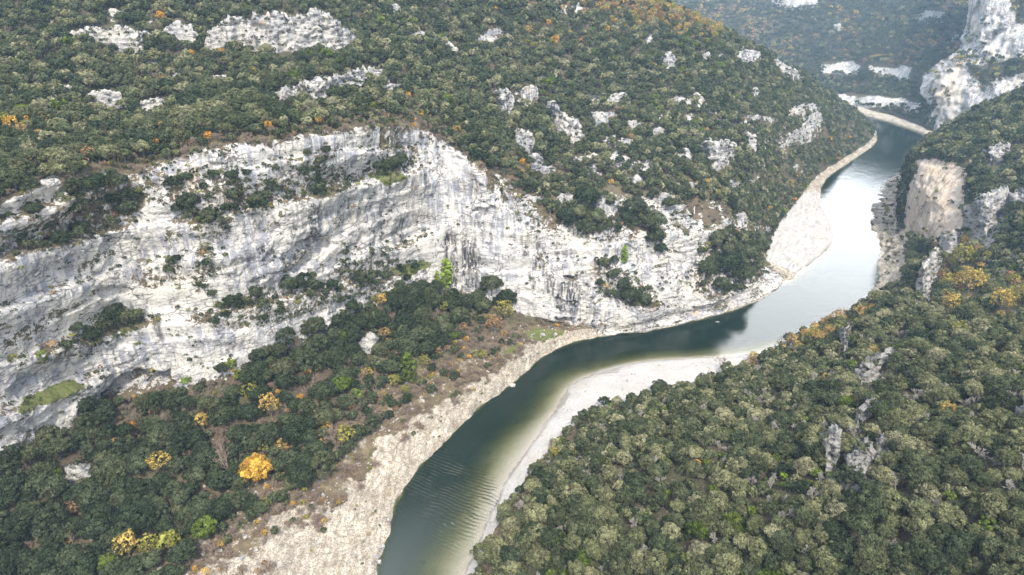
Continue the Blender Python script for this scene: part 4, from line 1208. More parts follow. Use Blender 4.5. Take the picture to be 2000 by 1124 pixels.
# ---- bare brown scrub along the bank
d = np.zeros(lpu.shape); bz2 = np.maximum(barez, .35 * (fbm(LP, .06, 2, 19) > -.05)); d[(LR > 2.55) & (LR < 4.0) & (LCc < 10.5)] = .32
d *= bz2 * frame * (1 - open_ * .7) * (1 - .9 * Lgrass)
d += ((LR > 5.9) & (LR < 6.6) & (LCc < 9.5)) * .10 * frame * (1 - open_)
pos, ii, jj = scatter(LP, d, 0); s_ = rng.uniform(.5, 1.1, len(pos)); kp = thin(pos, s_ * 1.6)
for k in kp:
    y = random.random()
    if .66 < y < .82 and LR[ii[k], jj[k]] < 4.2: add(pos[k], s_[k] * .8, 'shrub', random.choice(['olive', 'rust', 'mid', 'grey', 'yellow']), 'bank')
    elif y < .82: add(pos[k], s_[k] * 1.15, 'bush', 'twig', 'bank' if LR[ii[k], jj[k]] < 4.2 else 'cliff')
    elif y < .94: add(pos[k], s_[k] * .45, 'autumn', random.choice(['rust', 'yellow', 'olive', 'orange']), 'bank')
    else: add(pos[k], s_[k] * .6, 'oak', 'mid', 'bank')
# ---- shrubs and small trees on the cliff
d = np.zeros(lpu.shape); cz = (LR > 3.9) & (LR < 6.05) & (LCc < 14.5)
vg = in_polys(VEG, lpu, lpv, 8, wobL * .6)
clus = smooth(.0, .4, fbm(LP, .06, 3, 90))
d[cz] = (.30 * vg * (.3 + clus) + .06 * clus * (1 - vg) + .010 + .14 * smooth(.45, .75, up) * (1 - vg) * (.3 + clus) + .12 * (Lrock < .7) + .28 * Lonl)[cz]
d[cz | (LR < 6.2) & (LR > 5)] += .5 * rim[cz | (LR < 6.2) & (LR > 5)]
d *= frame * (1 - in_polys([c[0] for c in CAVES], lpu, lpv, 2))
d *= 1 - .75 * in_polys([[(850,320),(1060,360),(1120,480),(1100,560),(900,560),(840,500)]], lpu, lpv, 12)
pos, ii, jj = scatter(LP, d, 0); s_ = rng.uniform(.32, 1.25, len(pos)) ** 1.3; kp = thin(pos, s_ * 1.5)
for k in kp:
    inv = vg[ii[k], jj[k]] > .4
    if inv and random.random() < .17: add(pos[k], random.uniform(.45, .85), 'oak', random.choice(['deep', 'deep', 'mid']), 'cliff')
    else: add(pos[k], s_[k] * (1.1 if inv else .75), 'shrub', pick([('deep', .45), ('mid', .38), ('olive', .07), ('bright', .06), ('rust', .04)], random.random()), 'cliff')
print('left scatter', len(TREES), round(time.time() - T0, 1))
# explicit dark trees on the ledges and in the gully beside the cliff
LEDGE = [(150,405,60),(120,420,50),(95,445,40),(215,395,45),(185,365,40),(250,408,40),(262,380,40),(372,402,50),(350,410,30),(510,402,42),(412,432,42),(250,378,30),(620,320,30),(782,318,40),(760,330,30),(735,326,26),(228,612,44),(205,640,34),(248,622,40),(272,618,34),(180,658,36),(82,690,50),(20,455,36),(45,460,28),(565,560,34),(400,560,22),(415,575,22),(336,512,24),(500,575,26),(480,590,22),(1145,395,46),(1165,430,44),(1130,420,40),(1150,450,36),(1110,430,40),(1240,410,44),(1225,430,30),(1275,440,50),(1280,470,44),(1290,488,30),(1305,400,30),(1400,480,50),(1420,520,50),(1380,530,40),(1445,540,44),(1460,500,44),(1410,560,36),(1120,440,36),(1180,515,30),(1230,580,36),(1260,590,30),(1195,540,26),(1215,560,30),(960,560,40),(990,580,36),(930,590,40),(945,600,36),(1000,590,26),(555,655,40),(610,640,40),(850,590,44),(795,580,30)]
for u, v, D in LEDGE:
    p = hit(u, v + D * .35, ('left',))
    if p is None: continue
    f = project(np.array(p))[2]
    add(np.array(p) - np.array([0, 0, .5]), D / FPX * float(f) / 6.4, 'oak', random.choice(['deep', 'deep', 'mid']), 'cliff')

for G, wh, big in OUTG:             # shrubs rooted in the outcrops
    dd = np.full(G.shape[:2], .035 if big else .03) * (1 + 3 * smooth(0, .4, fbm(G, .12, 2, 3)))
    pos, ii, jj = scatter(G, dd, 0); s_ = rng.uniform(.3, 1.15, len(pos))
    for k in thin(pos, s_ * 1.6): add(pos[k], s_[k], 'shrub', random.choice(['deep', 'mid', 'grey', 'mid']), 'cliff' if wh == 'left' else 'right')
# ---- right hill
rpu, rpv, _ = project(RP)
openr = in_polys(below(out_polys['right'], 20) + RROCK, rpu, rpv, 2)
openr = np.maximum(openr, in_polys([[(1655,760),(1720,765),(1760,850),(1755,880),(1700,965),(1640,965),(1612,940),(1612,860)]], rpu, rpv, 10, fbm(RP, .08, 2, 5) * 10) * .5)
openr = np.maximum(openr, Rrib * .85)
yz = in_polys([[(1850,470),(1900,475),(1920,520),(1915,580),(1840,600),(1830,560)], [(1940,560),(2010,540),(2010,600),(1930,610)], [(1590,650),(1700,590),(1720,610),(1620,670),(1500,705),(1430,725),(1420,715)]], rpu, rpv, 12)
d = np.zeros(rpu.shape); d[(RR > 2.02)] = .36
d[(RR > 1.95) & (RR <= 2.25)] *= .6
d *= (1 - openr) * inframe(RP) * (1 - smooth(.2, .6, Rshore)) * (1 - Rgravel)
d *= smooth(-.55, -.3, fbm(RP, .06, 3, 12))
pos, ii, jj = scatter(RP, d, 0)
far_r = RCc[ii, jj] > 8.5
s_ = rng.uniform(.42, 1.2, len(pos)) ** 1.1 * np.where(far_r, .88, .84) * (1 + .45 * fbm(pos, .035, 2, 13))
kp = thin(pos, s_ * 2.8)
gcl = fbm(pos, .03, 2, 33); ycl = yz[ii, jj]
for k in kp:
    x = random.random(); pa = .006 + .55 * ycl[k]
    if x < pa: add(pos[k] - np.array([0, 0, .3]), s_[k] * .9, 'autumn', random.choice(['yellow', 'olive', 'yellow', 'rust']), 'right')
    elif x > .90 and not far_r[k]: add(pos[k], max(s_[k], .75) * 1.35, 'brush', 'pale', 'right')
    else:
        if far_r[k]: m = pick([('deep', .25), ('mid', .5), ('grey', .25)], random.random() + .2 * float(gcl[k]))
        else: m = pick([('bright', .08), ('mid', .40), ('deep', .10), ('grey', .42)], random.random() + .25 * float(gcl[k]))
        add(pos[k] - np.array([0, 0, .4]), s_[k] * (.7 if m == 'bright' else 1), 'oak', m, 'right')
# little shrubs on the right-hand cliff and shelf
d = np.zeros(rpu.shape); d += (Rrock > .3) * .012 + (Rshore > .2) * .02
d *= inframe(RP) * (RR > 1.3)
pos, ii, jj = scatter(RP, d, 0); s_ = rng.uniform(.5, 1.3, len(pos))
for k in thin(pos, s_ * 2): add(pos[k], s_[k], 'shrub', random.choice(['deep', 'mid', 'olive']), 'right')
print('right scatter', len(TREES), round(time.time() - T0, 1))
# ---- far mountain and crag
fpu, fpv, _ = project(FP)
of = in_polys(out_polys['far'] + FROCK, fpu, fpv, 1.5)
d = np.zeros(fpu.shape); d[(FR > 2.9) & (FR < 10.1)] = .08
d *= (1 - of) * inframe(FP, 40, 40)
pos, ii, jj = scatter(FP, d, 0); s_ = rng.uniform(.6, 1.3, len(pos)); kp = thin(pos, s_ * 3.7)
acl = fbm(pos, .012, 3, 70); fvv = project(pos)[1]
for k in kp:
    pa = .03 + .5 * smooth(-.1, .45, acl[k]) * (1 - smooth(100, 160, fvv[k]))
    if random.random() < pa: add(pos[k], s_[k] * .85, 'autumn', random.choice(['yellow', 'rust', 'rust', 'olive']), 'far')
    else: add(pos[k], s_[k], 'oak', pick([('deep', .45), ('mid', .45), ('grey', .1)], random.random()), 'far')
d = (1 - Krock) * .10 + .010 * smooth(0, .4, fbm(KP, .03, 3, 5)); d[KP[..., 2] < 12] *= 1.5
d *= inframe(KP, 40, 40)
pos, ii, jj = scatter(KP, d, 0); s_ = rng.uniform(.35, .95, len(pos))
for k in thin(pos, s_ * 3.5): add(pos[k], s_[k], 'oak', random.choice(['deep', 'mid', 'mid', 'olive']), 'far')
print('all scatter', len(TREES), round(time.time() - T0, 1))

# ------------------------------------------------------------------ placing trees: the largest in view singly, the rest as woods
def empty(name, p, rz, s):
    o = bpy.data.objects.new(name, None); o.empty_display_size = .5; COL.objects.link(o)
    o.location = p; o.rotation_euler = (0, 0, rz); o.scale = (s, s, s * random.uniform(.9, 1.1)); return o
def child(name, me, par):
    o = bpy.data.objects.new(name, me); COL.objects.link(o); o.parent = par; return o
def single_tree(name, lod, s, mat, p, rz, sc, label, cat, group=None, bark='bark', xyz=None):
    e = empty(name, p, rz, sc)
    if xyz: e.scale = xyz
    child('crown', crown_mesh(lod, s, mat), e)
    child('trunk', trunk_mesh(lod, s, bark), e)
    e['label'] = label; e['category'] = cat
    if group: e['group'] = group
    return e
def single_bare(name, lst, s, mat, p, rz, sc, label, cat, group=None):
    e = empty(name, p, rz, sc)
    child('trunk', bare_mesh(lst, s, mat, 0), e); child('branches', bare_mesh(lst, s, mat, 1), e)
    e['label'] = label; e['category'] = cat
    if group: e['group'] = group
    return e

# the singular trees one can point to in the photograph: (u, v of the crown's middle, width, how, tone, label, name)
SPECIAL = [
 (503,912,60,'round','orange','brilliant orange round tree at the edge of the dark wood beside the rock shelf','autumn_tree'),
 (312,900,52,'loose','yellow','ochre yellow tree left of the brilliant orange one in the dark wood','autumn_tree'),
 (530,790,48,'loose','yellow','pale ochre tree with thin crown high in the wood under the cliff','autumn_tree'),
 (515,872,28,'loose','olive','small olive yellow tree just above the brilliant orange tree','autumn_tree'),
 (553,868,30,'loose','yellow','small ochre tree upper right of the brilliant orange tree','autumn_tree'),
 (332,1050,56,'mid','olive','yellow-green tree with a broad crown near the bottom left','autumn_tree'),
 (296,1062,44,'loose','olive','thin olive tree leaning beside the broad yellow-green one','autumn_tree'),
 (228,862,24,'loose','yellow','small bright yellow tree in the wood, left one of a neighbouring pair','autumn_tree'),
 (254,860,24,'loose','olive','small yellow tree in the wood, right one of a neighbouring pair','autumn_tree'),
 (258,832,22,'loose','orange','small orange-brown tree above the yellow pair','autumn_tree'),
 (303,800,26,'loose','rust','rusty tree at the top of the wood near the cave','autumn_tree'),
 (208,790,14,'shrub','yellow','tiny yellow bush at the foot of the cliff left of the cave','bush'),
 (135,1058,22,'shrub','yellow','bright yellow bush by the stony gap at the lower left','bush'),
 (36,906,16,'shrub','bright','lime green bush under the lowest overhang','bush'),
 (365,742,26,'shrub','ivy','light green bush at the cliff foot right of the cave','bush'),
 (82,695,42,'mid','bright','fresh green tree standing on the lowest grassy ledge of the cliff','green_tree'),
 (874,536,25,'ivy','ivy','tall bright green ivy-like tree against the black-streaked cliff','ivy_clump'),
 (855,546,11,'ivy','ivy','slim bright green sapling left of the tall bright green one','ivy_clump'),
 (1219,500,14,'ivy','ivy','slim green tree on the cliff above the deep water','ivy_clump'),
 (985,604,42,'loose','olive','yellow-green tree on the bank below the cliff end','autumn_tree'),
 (965,632,44,'loose','rust','tan thin tree just below the yellow-green bank tree','autumn_tree'),
 (942,692,26,'loose','olive','yellow-green bush-like tree on the brown bank, right one','autumn_tree'),
 (928,690,24,'shrub','grey','grey-green round bush beside the yellow-green one on the bank','bush'),
 (828,704,26,'loose','olive','upright olive tree at the lower edge of the wood, right one of two','autumn_tree'),
 (800,718,26,'ivy','bright','upright green tree at the lower edge of the wood, left one of two','autumn_tree'),
 (772,742,34,'loose','olive','broad olive tree at the wood edge over the brown scrub','autumn_tree'),
 (640,832,26,'loose','orange','orange-brown small tree among bare scrub above the shelf','autumn_tree'),
 (652,905,22,'shrub','yellow','yellow bush at the margin of the rock shelf','bush'),
 (598,1010,18,'shrub','olive','olive bush at the margin of the rock shelf low down','bush'),
 (1183,558,16,'shrub','yellow','yellow shrub in the scrub patch above the deep water','bush'),
 (798,188,14,'loose','orange','small orange tree in the forest above the cliff centre','autumn_tree'),
 (432,102,14,'loose','orange','small orange tree right under the largest white rock face','autumn_tree'),
 (316,34,24,'loose','orange','orange tree above the rounded white rock','autumn_tree'),
 (525,245,20,'loose','orange','orange tree at the forest edge just above the cliff','autumn_tree'),
 (25,240,30,'loose','orange','orange-yellow tree near the left edge halfway up','autumn_tree'),
 (45,252,26,'loose','yellow','yellow tree next to the orange one at the left edge','autumn_tree'),
 (1085,82,22,'loose','orange','vivid orange tree high in the central forest','autumn_tree'),
 (1072,48,16,'loose','orange','small orange tree above the vivid orange one','autumn_tree'),
 (1030,62,24,'loose','yellow','golden tree left of the vivid orange one','autumn_tree'),
 (1230,268,18,'loose','yellow','golden tree alone in the forest right of the jagged rock','autumn_tree'),
 (1020,318,18,'loose','orange','orange tree by the white rock over the cliff','autumn_tree'),
 (1360,905,22,'loose','orange','small orange tree amid the grey-green oaks of the near hillside','autumn_tree'),
 (1618,925,22,'shrub','ivy','light green bush left of the tall rock rib','bush'),
 (1530,930,24,'shrub','ivy','light green bush farther left in the foreground oaks','bush'),
 (1705,686,30,'loose','yellow','yellow tree above the grey pointed outcrop','autumn_tree'),
 (1610,735,18,'loose','yellow','small yellow tree left of the grey pointed outcrop','autumn_tree'),
 (1925,1018,44,'mid','bright','rounded fresh green oak near the lower right corner','green_tree'),
 (1875,500,46,'loose','olive','yellow-green tree at the top of the autumn clump beside the arete','autumn_tree'),
 (1890,545,56,'loose','yellow','large ochre tree in the middle of the autumn clump beside the arete','autumn_tree'),
 (1850,590,44,'loose','yellow','ochre tree at the foot of the tall grey arete','autumn_tree'),
 (1950,585,50,'loose','yellow','golden tree at the right end of the autumn clump','autumn_tree'),
 (1985,575,40,'loose','olive','yellow tree at the right edge above the grey-green oaks','autumn_tree'),
 (1640,612,26,'loose','rust','tan tree at the river margin of the near hillside, upper one','autumn_tree'),
 (1590,640,26,'loose','yellow','ochre tree leaning over the river margin','autumn_tree'),
 (1545,662,28,'loose','yellow','pale yellow tree at the end of the gravel bar','autumn_tree'),
 (1470,706,30,'loose','rust','peach-coloured small tree on the gravel bar edge','autumn_tree'),
]
SB = [
 (445,888,40,0,'tall leafless grey tree in the dark wood left of the brilliant orange tree',80),
 (598,760,34,1,'leafless tan tree high in the wood below the cliff',36),
 (410,765,60,1,'wide tan leafless thicket tree at the cliff foot',36),
 (268,800,40,1,'brown leafless tree below the cave mouth',50),
 (655,848,46,0,'large brown leafless tree above the rock shelf',60),
 (705,770,30,1,'leafless tree beside olive trees on the bank',44),
 (455,830,30,1,'pale leafless tree in the middle of the wood',30),
 (1412,704,26,0,'bare spindly tree alone on the white gravel bar',42),
 (1500,690,24,0,'bare tree on the tip of the gravel bar',30),
 (1530,668,24,2,'second bare tree along the river margin from the gravel tip',32),
 (1560,655,22,1,'third bare tree along the river margin from the gravel tip',28),
 (520,240,24,0,'leafless tree leaning over the cliff top',26),
 (200,260,20,2,'pale bare tree in the forest above the cliff at the left',26),
]
spec_pos = []
for u, v, D, how, mat, lab, nm in SPECIAL:
    tall = {'ivy': 1.15, 'shrub': .3}.get(how, .52)
    p = hit(u, v + D * tall)
    if p is None: print('no spot', lab); continue
    f = float(project(np.array(p))[2]); wm = D / FPX * f
    base = {'shrub': 2.6, 'ivy': 3.2, 'loose': 6.4, 'round': 7.4, 'mid': 6.6}[how]
    s = wm / base
    spec_pos.append((p.x, p.y, p.z, wm * .5))
    if how == 'shrub':
        o = bpy.data.objects.new('bush', combo_mesh('shrub', random.randrange(3), mat)); COL.objects.link(o)
        o.location = p; o.scale = (s, s, s); o.rotation_euler = (0, 0, random.uniform(0, 6)); o['label'] = lab; o['category'] = 'bush'
    else:
        single_tree(nm, how, 0 if how in ('ivy', 'round') else random.randrange(3), mat, Vector(p) - Vector((0, 0, .4 * s)), random.uniform(0, 6), s, lab, 'tree')
for u, v, D, k, lab, hp in SB:
    p = hit(u, v + hp * .5)
    if p is None: continue
    f = float(project(np.array(p))[2]); s = hp / FPX * f / 7.0
    spec_pos.append((p.x, p.y, p.z, 1.5))
    e = single_bare('leafless_tree', BARE, k, 'twig', p, random.uniform(0, 6), s, lab, 'tree')
SPp = np.array(spec_pos)
allp = np.array([t_['p'] for t_ in TREES]); keepm = np.ones(len(TREES), bool)
U_, V_, F_ = project(allp)
for x, y, z, r in SPp:
    su, sv, sf = project(np.array([x, y, z]))
    rpx = (r + .6) / sf * FPX
    # clear the spot itself and the trees that would stand right in front of it
    keepm &= ~(((allp[:, 0] - x) ** 2 + (allp[:, 1] - y) ** 2 < (r * .75 + .4) ** 2) & (np.abs(allp[:, 2] - z) < 12))
    keepm &= ~((np.abs(U_ - su) < rpx * .8) & (V_ > sv - 2) & (V_ < sv + rpx * .7) & (np.abs(F_ - sf) < 22) & np.array([t_['kind'] == 'oak' for t_ in TREES]))
TREES = [t_ for t_, k in zip(TREES, keepm) if k]
print('after clearing', len(TREES))

# size in the picture
for t_ in TREES:
    p = np.array(t_['p']) + np.array([0, 0, 3.0 * t_['s']])
    u, v, f = project(p); w = {'shrub': 2.6, 'bush': 3.6, 'brush': 4.0}.get(t_['kind'], 6.6) * t_['s']
    t_['px'] = FPX * w / float(f); t_['in'] = (-10 < u < 2010) and (-10 < v < 1130); t_['u'] = float(u); t_['v'] = float(v); t_['f'] = float(f)
def top(sel, n):
    c = sorted([t_ for t_ in TREES if t_['in'] and sel(t_)], key=lambda t_: -t_['px'])
    out = []
    for t_ in c:
        if len(out) >= n: break
        if visible(np.array(t_['p']) + np.array([0, 0, 4.5 * t_['s']]), 3): out.append(t_)
    for t_ in out: t_['single'] = True
    return out
def lodof(px): return 'near' if px > 30 else 'mid' if px > 17 else 'far'
LBL = {
 ('oak', 'bank'): ('holm_oak', 'dark holm oak in the wood between the cliff foot and the rock shelf', 'holm oaks in the bank wood'),
 ('oak', 'right'): ('downy_oak', 'grey-green oak in the foreground wood of the near right hillside', 'oaks on the near right hillside'),
 ('oak', 'slope'): ('holm_oak', 'holm oak in the forest above the long white cliff', 'oaks above the white cliff'),
 ('oak', 'cliff'): ('ledge_oak', 'small dark oak rooted on a ledge of the white cliff', 'small oaks on the cliff ledges'),
 ('autumn', 'bank'): ('autumn_tree', 'small yellowing tree in the wood or scrub of the left bank', 'small yellowing trees of the left bank'),
 ('autumn', 'slope'): ('autumn_tree', 'small golden tree scattered in the forest above the white cliff', 'golden trees above the white cliff'),
 ('autumn', 'cliff'): ('autumn_tree', 'small yellowing tree at the brink of the white cliff', 'yellowing trees at the cliff brink'),
 ('autumn', 'right'): ('autumn_tree', 'golden tree among the oaks right of the river', 'golden trees right of the river'),
 ('autumn', 'far'): ('autumn_tree', 'hazy rust or golden tree on the far mountain', 'autumn trees on the far mountain'),
 ('bare', 'bank'): ('leafless_tree', 'brown leafless tree within the dark wood of the left bank', 'leafless trees of the bank wood'),
 ('bare', 'slope'): ('leafless_tree', 'greyish leafless tree in the forest above the white cliff', 'leafless trees above the white cliff'),
 ('brush', 'right'): ('leafless_tree', 'pale leafless tree poking out of the foreground oaks', 'pale leafless trees among the foreground oaks'),
 ('bush', 'bank'): ('leafless_bush', 'brown leafless bush on the scrubby bank above the rock shelf', 'leafless bushes on the bank'),
 ('bush', 'cliff'): ('leafless_bush', 'brown leafless bush along the brink of the white cliff', 'leafless bushes along the cliff brink'),
 ('shrub', 'cliff'): ('cliff_shrub', 'little evergreen shrub growing on the white rocks left of the river', 'shrubs on the white rocks left of the river'),
 ('shrub', 'bank'): ('bank_tuft', 'little tuft or low shrub growing along the pale rock shelf', 'tufts and low shrubs along the rock shelf'),
 ('shrub', 'right'): ('cliff_shrub', 'little shrub growing on the rocks right of the river', 'shrubs on the rocks right of the river'),
}
sel = []
sel += top(lambda t_: t_['kind'] == 'oak', 0)
sel += top(lambda t_: t_['kind'] == 'oak' and t_['zone'] == 'right', 300)
sel += top(lambda t_: t_['kind'] == 'oak' and t_['zone'] == 'bank', 300)
sel += top(lambda t_: t_['kind'] == 'oak' and t_['zone'] == 'cliff', 90)
sel += top(lambda t_: t_['kind'] == 'autumn', 240)
sel += top(lambda t_: t_['kind'] in ('bare', 'brush'), 240)
sel += top(lambda t_: t_['kind'] == 'bush', 240)
sel += top(lambda t_: t_['kind'] == 'shrub', 300)
for t_ in sel:
    nm, lab, grp = LBL[t_['kind'], t_['zone']]; s = t_['s']; lod = lodof(t_['px'])
    if t_['kind'] == 'oak': single_tree(nm, lod, random.randrange(4), t_['mat'], t_['p'], t_['r'], s, lab, 'tree', grp)
    elif t_['kind'] == 'autumn':
        if t_['px'] > 14: single_tree(nm, 'loose', random.randrange(3), t_['mat'], t_['p'], t_['r'], s, lab, 'tree', grp)
        else:
            o = bpy.data.objects.new(nm, combo_mesh('far', random.randrange(3), t_['mat'])); COL.objects.link(o)
            o.location = t_['p']; o.scale = (s, s, s); o.rotation_euler = (0, 0, t_['r']); o['label'] = lab; o['category'] = 'tree'; o['group'] = grp
    elif t_['kind'] == 'bush':
        o = bpy.data.objects.new(nm, bare_mesh(BUSH, random.randrange(2), t_['mat'], 2)); COL.objects.link(o)
        o.location = t_['p']; o.scale = (s, s, s); o.rotation_euler = (0, 0, t_['r']); o['label'] = lab; o['category'] = 'bush'; o['group'] = grp
    elif t_['kind'] in ('bare', 'brush'):
        lst = {'bare': BARE, 'brush': BRUSH, 'bush': BUSH}[t_['kind']]
        e = single_bare(nm, lst, random.randrange(len(lst)), t_['mat'], t_['p'], t_['r'], s, lab, 'bush' if t_['kind'] == 'bush' else 'tree', grp)
        if t_['kind'] == 'brush': e.rotation_euler = (random.uniform(-.25, .25), random.uniform(-.35, .1), t_['r'])
    else:
        o = bpy.data.objects.new(nm, combo_mesh('shrub', random.randrange(3), t_['mat'])); COL.objects.link(o)
        o.location = t_['p']; o.scale = (s, s, s); o.rotation_euler = (0, 0, t_['r']); o['label'] = lab; o['category'] = 'shrub'; o['group'] = grp
print('singles', len(sel), round(time.time() - T0, 1))

def wood(name, items, label, cat):
    """woods past counting: one object, its trees instanced on points"""
    if not items: return
    pc = bpy.data.collections.new(name + '_varieties')
    keys = {}
    def key(t_):
        k_ = t_['kind']
        if k_ == 'oak': return ('combo', lodof(t_['px'] * .95), t_['mat'])
        if k_ == 'autumn': return ('combo', 'loose' if t_['px'] > 12 else 'far', t_['mat'])
        if k_ == 'shrub': return ('combo', 'shrub', t_['mat'])
        return ('bare', k_, t_['mat'])
    ks = sorted({key(t_) for t_ in items}); c = 0
    for k in ks:
        if k[0] == 'combo':
            ns = sum(1 for q in CROWNS if q[0] == k[1]); ms = [combo_mesh(k[1], s, k[2]) for s in range(ns)]
        else:
            lst = {'bare': BARE, 'brush': BRUSH, 'bush': BUSH}[k[1]]; ms = [bare_mesh(lst, s, k[2], 2) for s in range(len(lst))]
        keys[k] = []
        for me in ms:
            pc.objects.link(bpy.data.objects.new('variety_%03d' % c, me)); keys[k].append(c); c += 1
    n = len(items); me = bpy.data.meshes.new(name); me.vertices.add(n)
    me.vertices.foreach_set('co', np.array([t_['p'] for t_ in items], np.float32).ravel())
    for an, ty, vals in (('idx', 'INT', [random.choice(keys[key(t_)]) for t_ in items]), ('scl', 'FLOAT', [t_['s'] for t_ in items]), ('rz', 'FLOAT', [t_['r'] for t_ in items])):
        a = me.attributes.new(an, ty, 'POINT'); a.data.foreach_set('value', np.array(vals, np.int32 if ty == 'INT' else np.float32))
    o = bpy.data.objects.new(name, me); COL.objects.link(o)
    g = bpy.data.node_groups.new(name, 'GeometryNodeTree')
    g.interface.new_socket('Geometry', in_out='INPUT', socket_type='NodeSocketGeometry'); g.interface.new_socket('Geometry', in_out='OUTPUT', socket_type='NodeSocketGeometry')
    N = g.nodes.new; gi = N('NodeGroupInput'); go = N('NodeGroupOutput'); ip = N('GeometryNodeInstanceOnPoints'); ci = N('GeometryNodeCollectionInfo')
    ci.inputs['Collection'].default_value = pc; ci.inputs['Separate Children'].default_value = True; ci.inputs['Reset Children'].default_value = True
    def na(nm, ty):
        x = N('GeometryNodeInputNamedAttribute'); x.data_type = ty; x.inputs['Name'].default_value = nm
        return next(s_ for s_ in x.outputs if s_.enabled and s_.name == 'Attribute')
    cx = N('ShaderNodeCombineXYZ'); g.links.new(na('rz', 'FLOAT'), cx.inputs[2])
    g.links.new(gi.outputs[0], ip.inputs['Points']); g.links.new(ci.outputs[0], ip.inputs['Instance']); ip.inputs['Pick Instance'].default_value = True
    g.links.new(na('idx', 'INT'), ip.inputs['Instance Index']); g.links.new(cx.outputs[0], ip.inputs['Rotation']); g.links.new(na('scl', 'FLOAT'), ip.inputs['Scale'])
    g.links.new(ip.outputs[0], go.inputs[0])
    md = o.modifiers.new('wood', 'NODES'); md.node_group = g
    o['kind'] = 'stuff'; o['label'] = label; o['category'] = cat
rest = [t_ for t_ in TREES if not t_.get('single')]
wood('hillside_forest', [t_ for t_ in rest if t_['zone'] == 'slope'], 'dense evergreen forest with a few golden trees above the white cliff', 'forest')
wood('bank_wood', [t_ for t_ in rest if t_['zone'] == 'bank'], 'smaller trees and scrub of the wood below the cliff', 'forest')
wood('cliff_scrub', [t_ for t_ in rest if t_['zone'] == 'cliff'], 'small scrub clinging to the white cliff', 'scrub')
wood('near_forest', [t_ for t_ in rest if t_['zone'] == 'right'], 'grey-green oak forest covering the right hillside', 'forest')
wood('far_forest', [t_ for t_ in rest if t_['zone'] == 'far'], 'hazy blue-green forest on the far mountain and crag', 'forest')
print('woods', round(time.time() - T0, 1))

# ------------------------------------------------------------------ boulders on the shelf
def boulder_mesh(seed):
    r = np.random.default_rng(seed)
    import bmesh
    bm = bmesh.new(); bmesh.ops.create_icosphere(bm, subdivisions=3, radius=1)
    V = np.array([v.co[:] for v in bm.verts]); s = r.uniform(.6, 1.2, 3); s[2] *= .7
    for _ in range(9):
        n = r.normal(size=3); n /= np.linalg.norm(n); c = r.uniform(.55, .85); dd = V @ n; V = V - np.outer(np.maximum(dd - c, 0), n)
    V = (V + fbm(V + seed * 3, 1.6, 3)[:, None] * V * .25) * s
    for v, c in zip(bm.verts, V): v.co = c
    me = bpy.data.meshes.new('boulder'); bm.to_mesh(me); bm.free(); me.materials.append(M['rock']); return me
BM = [boulder_mesh(k) for k in range(5)]
def stones(name, spots, label):
    pc = bpy.data.collections.new(name + '_kinds')
    for c, me in enumerate(BM): pc.objects.link(bpy.data.objects.new('kind_%d' % c, me))
    n = len(spots); me = bpy.data.meshes.new(name); me.vertices.add(n); me.vertices.foreach_set('co', np.asarray(spots, np.float32).ravel())
    for an, ty, vals in (('idx', 'INT', rng.integers(0, 5, n)), ('scl', 'FLOAT', rng.uniform(.14, .62, n) ** 1.3), ('rz', 'FLOAT', rng.uniform(0, 6, n))):
        a = me.attributes.new(an, ty, 'POINT'); a.data.foreach_set('value', np.array(vals, np.int32 if ty == 'INT' else np.float32))
    o = bpy.data.objects.new(name, me); COL.objects.link(o)
    src = bpy.data.node_groups['hillside_forest'].copy(); src.name = name
    next(x for x in src.nodes if x.bl_idname == 'GeometryNodeCollectionInfo').inputs['Collection'].default_value = pc
    md = o.modifiers.new('stones', 'NODES'); md.node_group = src
    o['kind'] = 'stuff'; o['label'] = label; o['category'] = 'stones'
pos, ii, jj = scatter(LP, ((LR > 1.1) & (LR < 3.5) & (LCc < 11)) * frame * (.10 + .3 * smooth(0, .4, fbm(LP, .05, 3, 99))), 0)
stones('shelf_stones', pos, 'loose pale stones strewn over the rock shelf and scrub margin')
pos, ii, jj = scatter(RP, ((RR > 1.05) & (RR < 2.1)) * inframe(RP) * (.02 + .25 * smooth(.05, .4, fbm(RP, .06, 3, 99))), 0)
p2, _, _ = scatter(LP, Lgravel * frame * .08, 0)
stones('bar_stones', np.vstack([pos, p2]), 'loose stones strewn over the gravel bars')
BOU = [(620,978,8),(610,985,10),(590,998,12),(632,968,9),(660,935,9),(540,1040,9),(500,1075,10),(480,1050,12),(470,1095,14),(430,1076,11),(872,786,9),(890,802,9),(745,1070,18),(735,1088,12),(740,1100,14),(758,1018,12),(1000,754,12),(1401,630,7),(1085,655,12),(1060,655,14),(1020,665,10),(700,905,9),(676,893,9),(1590,1090,10),(715,830,10),(680,860,10),(760,842,8),(805,800,9),(560,1012,9),(1300,750,5),(1270,738,5),(1225,745,5),(1350,735,5)]
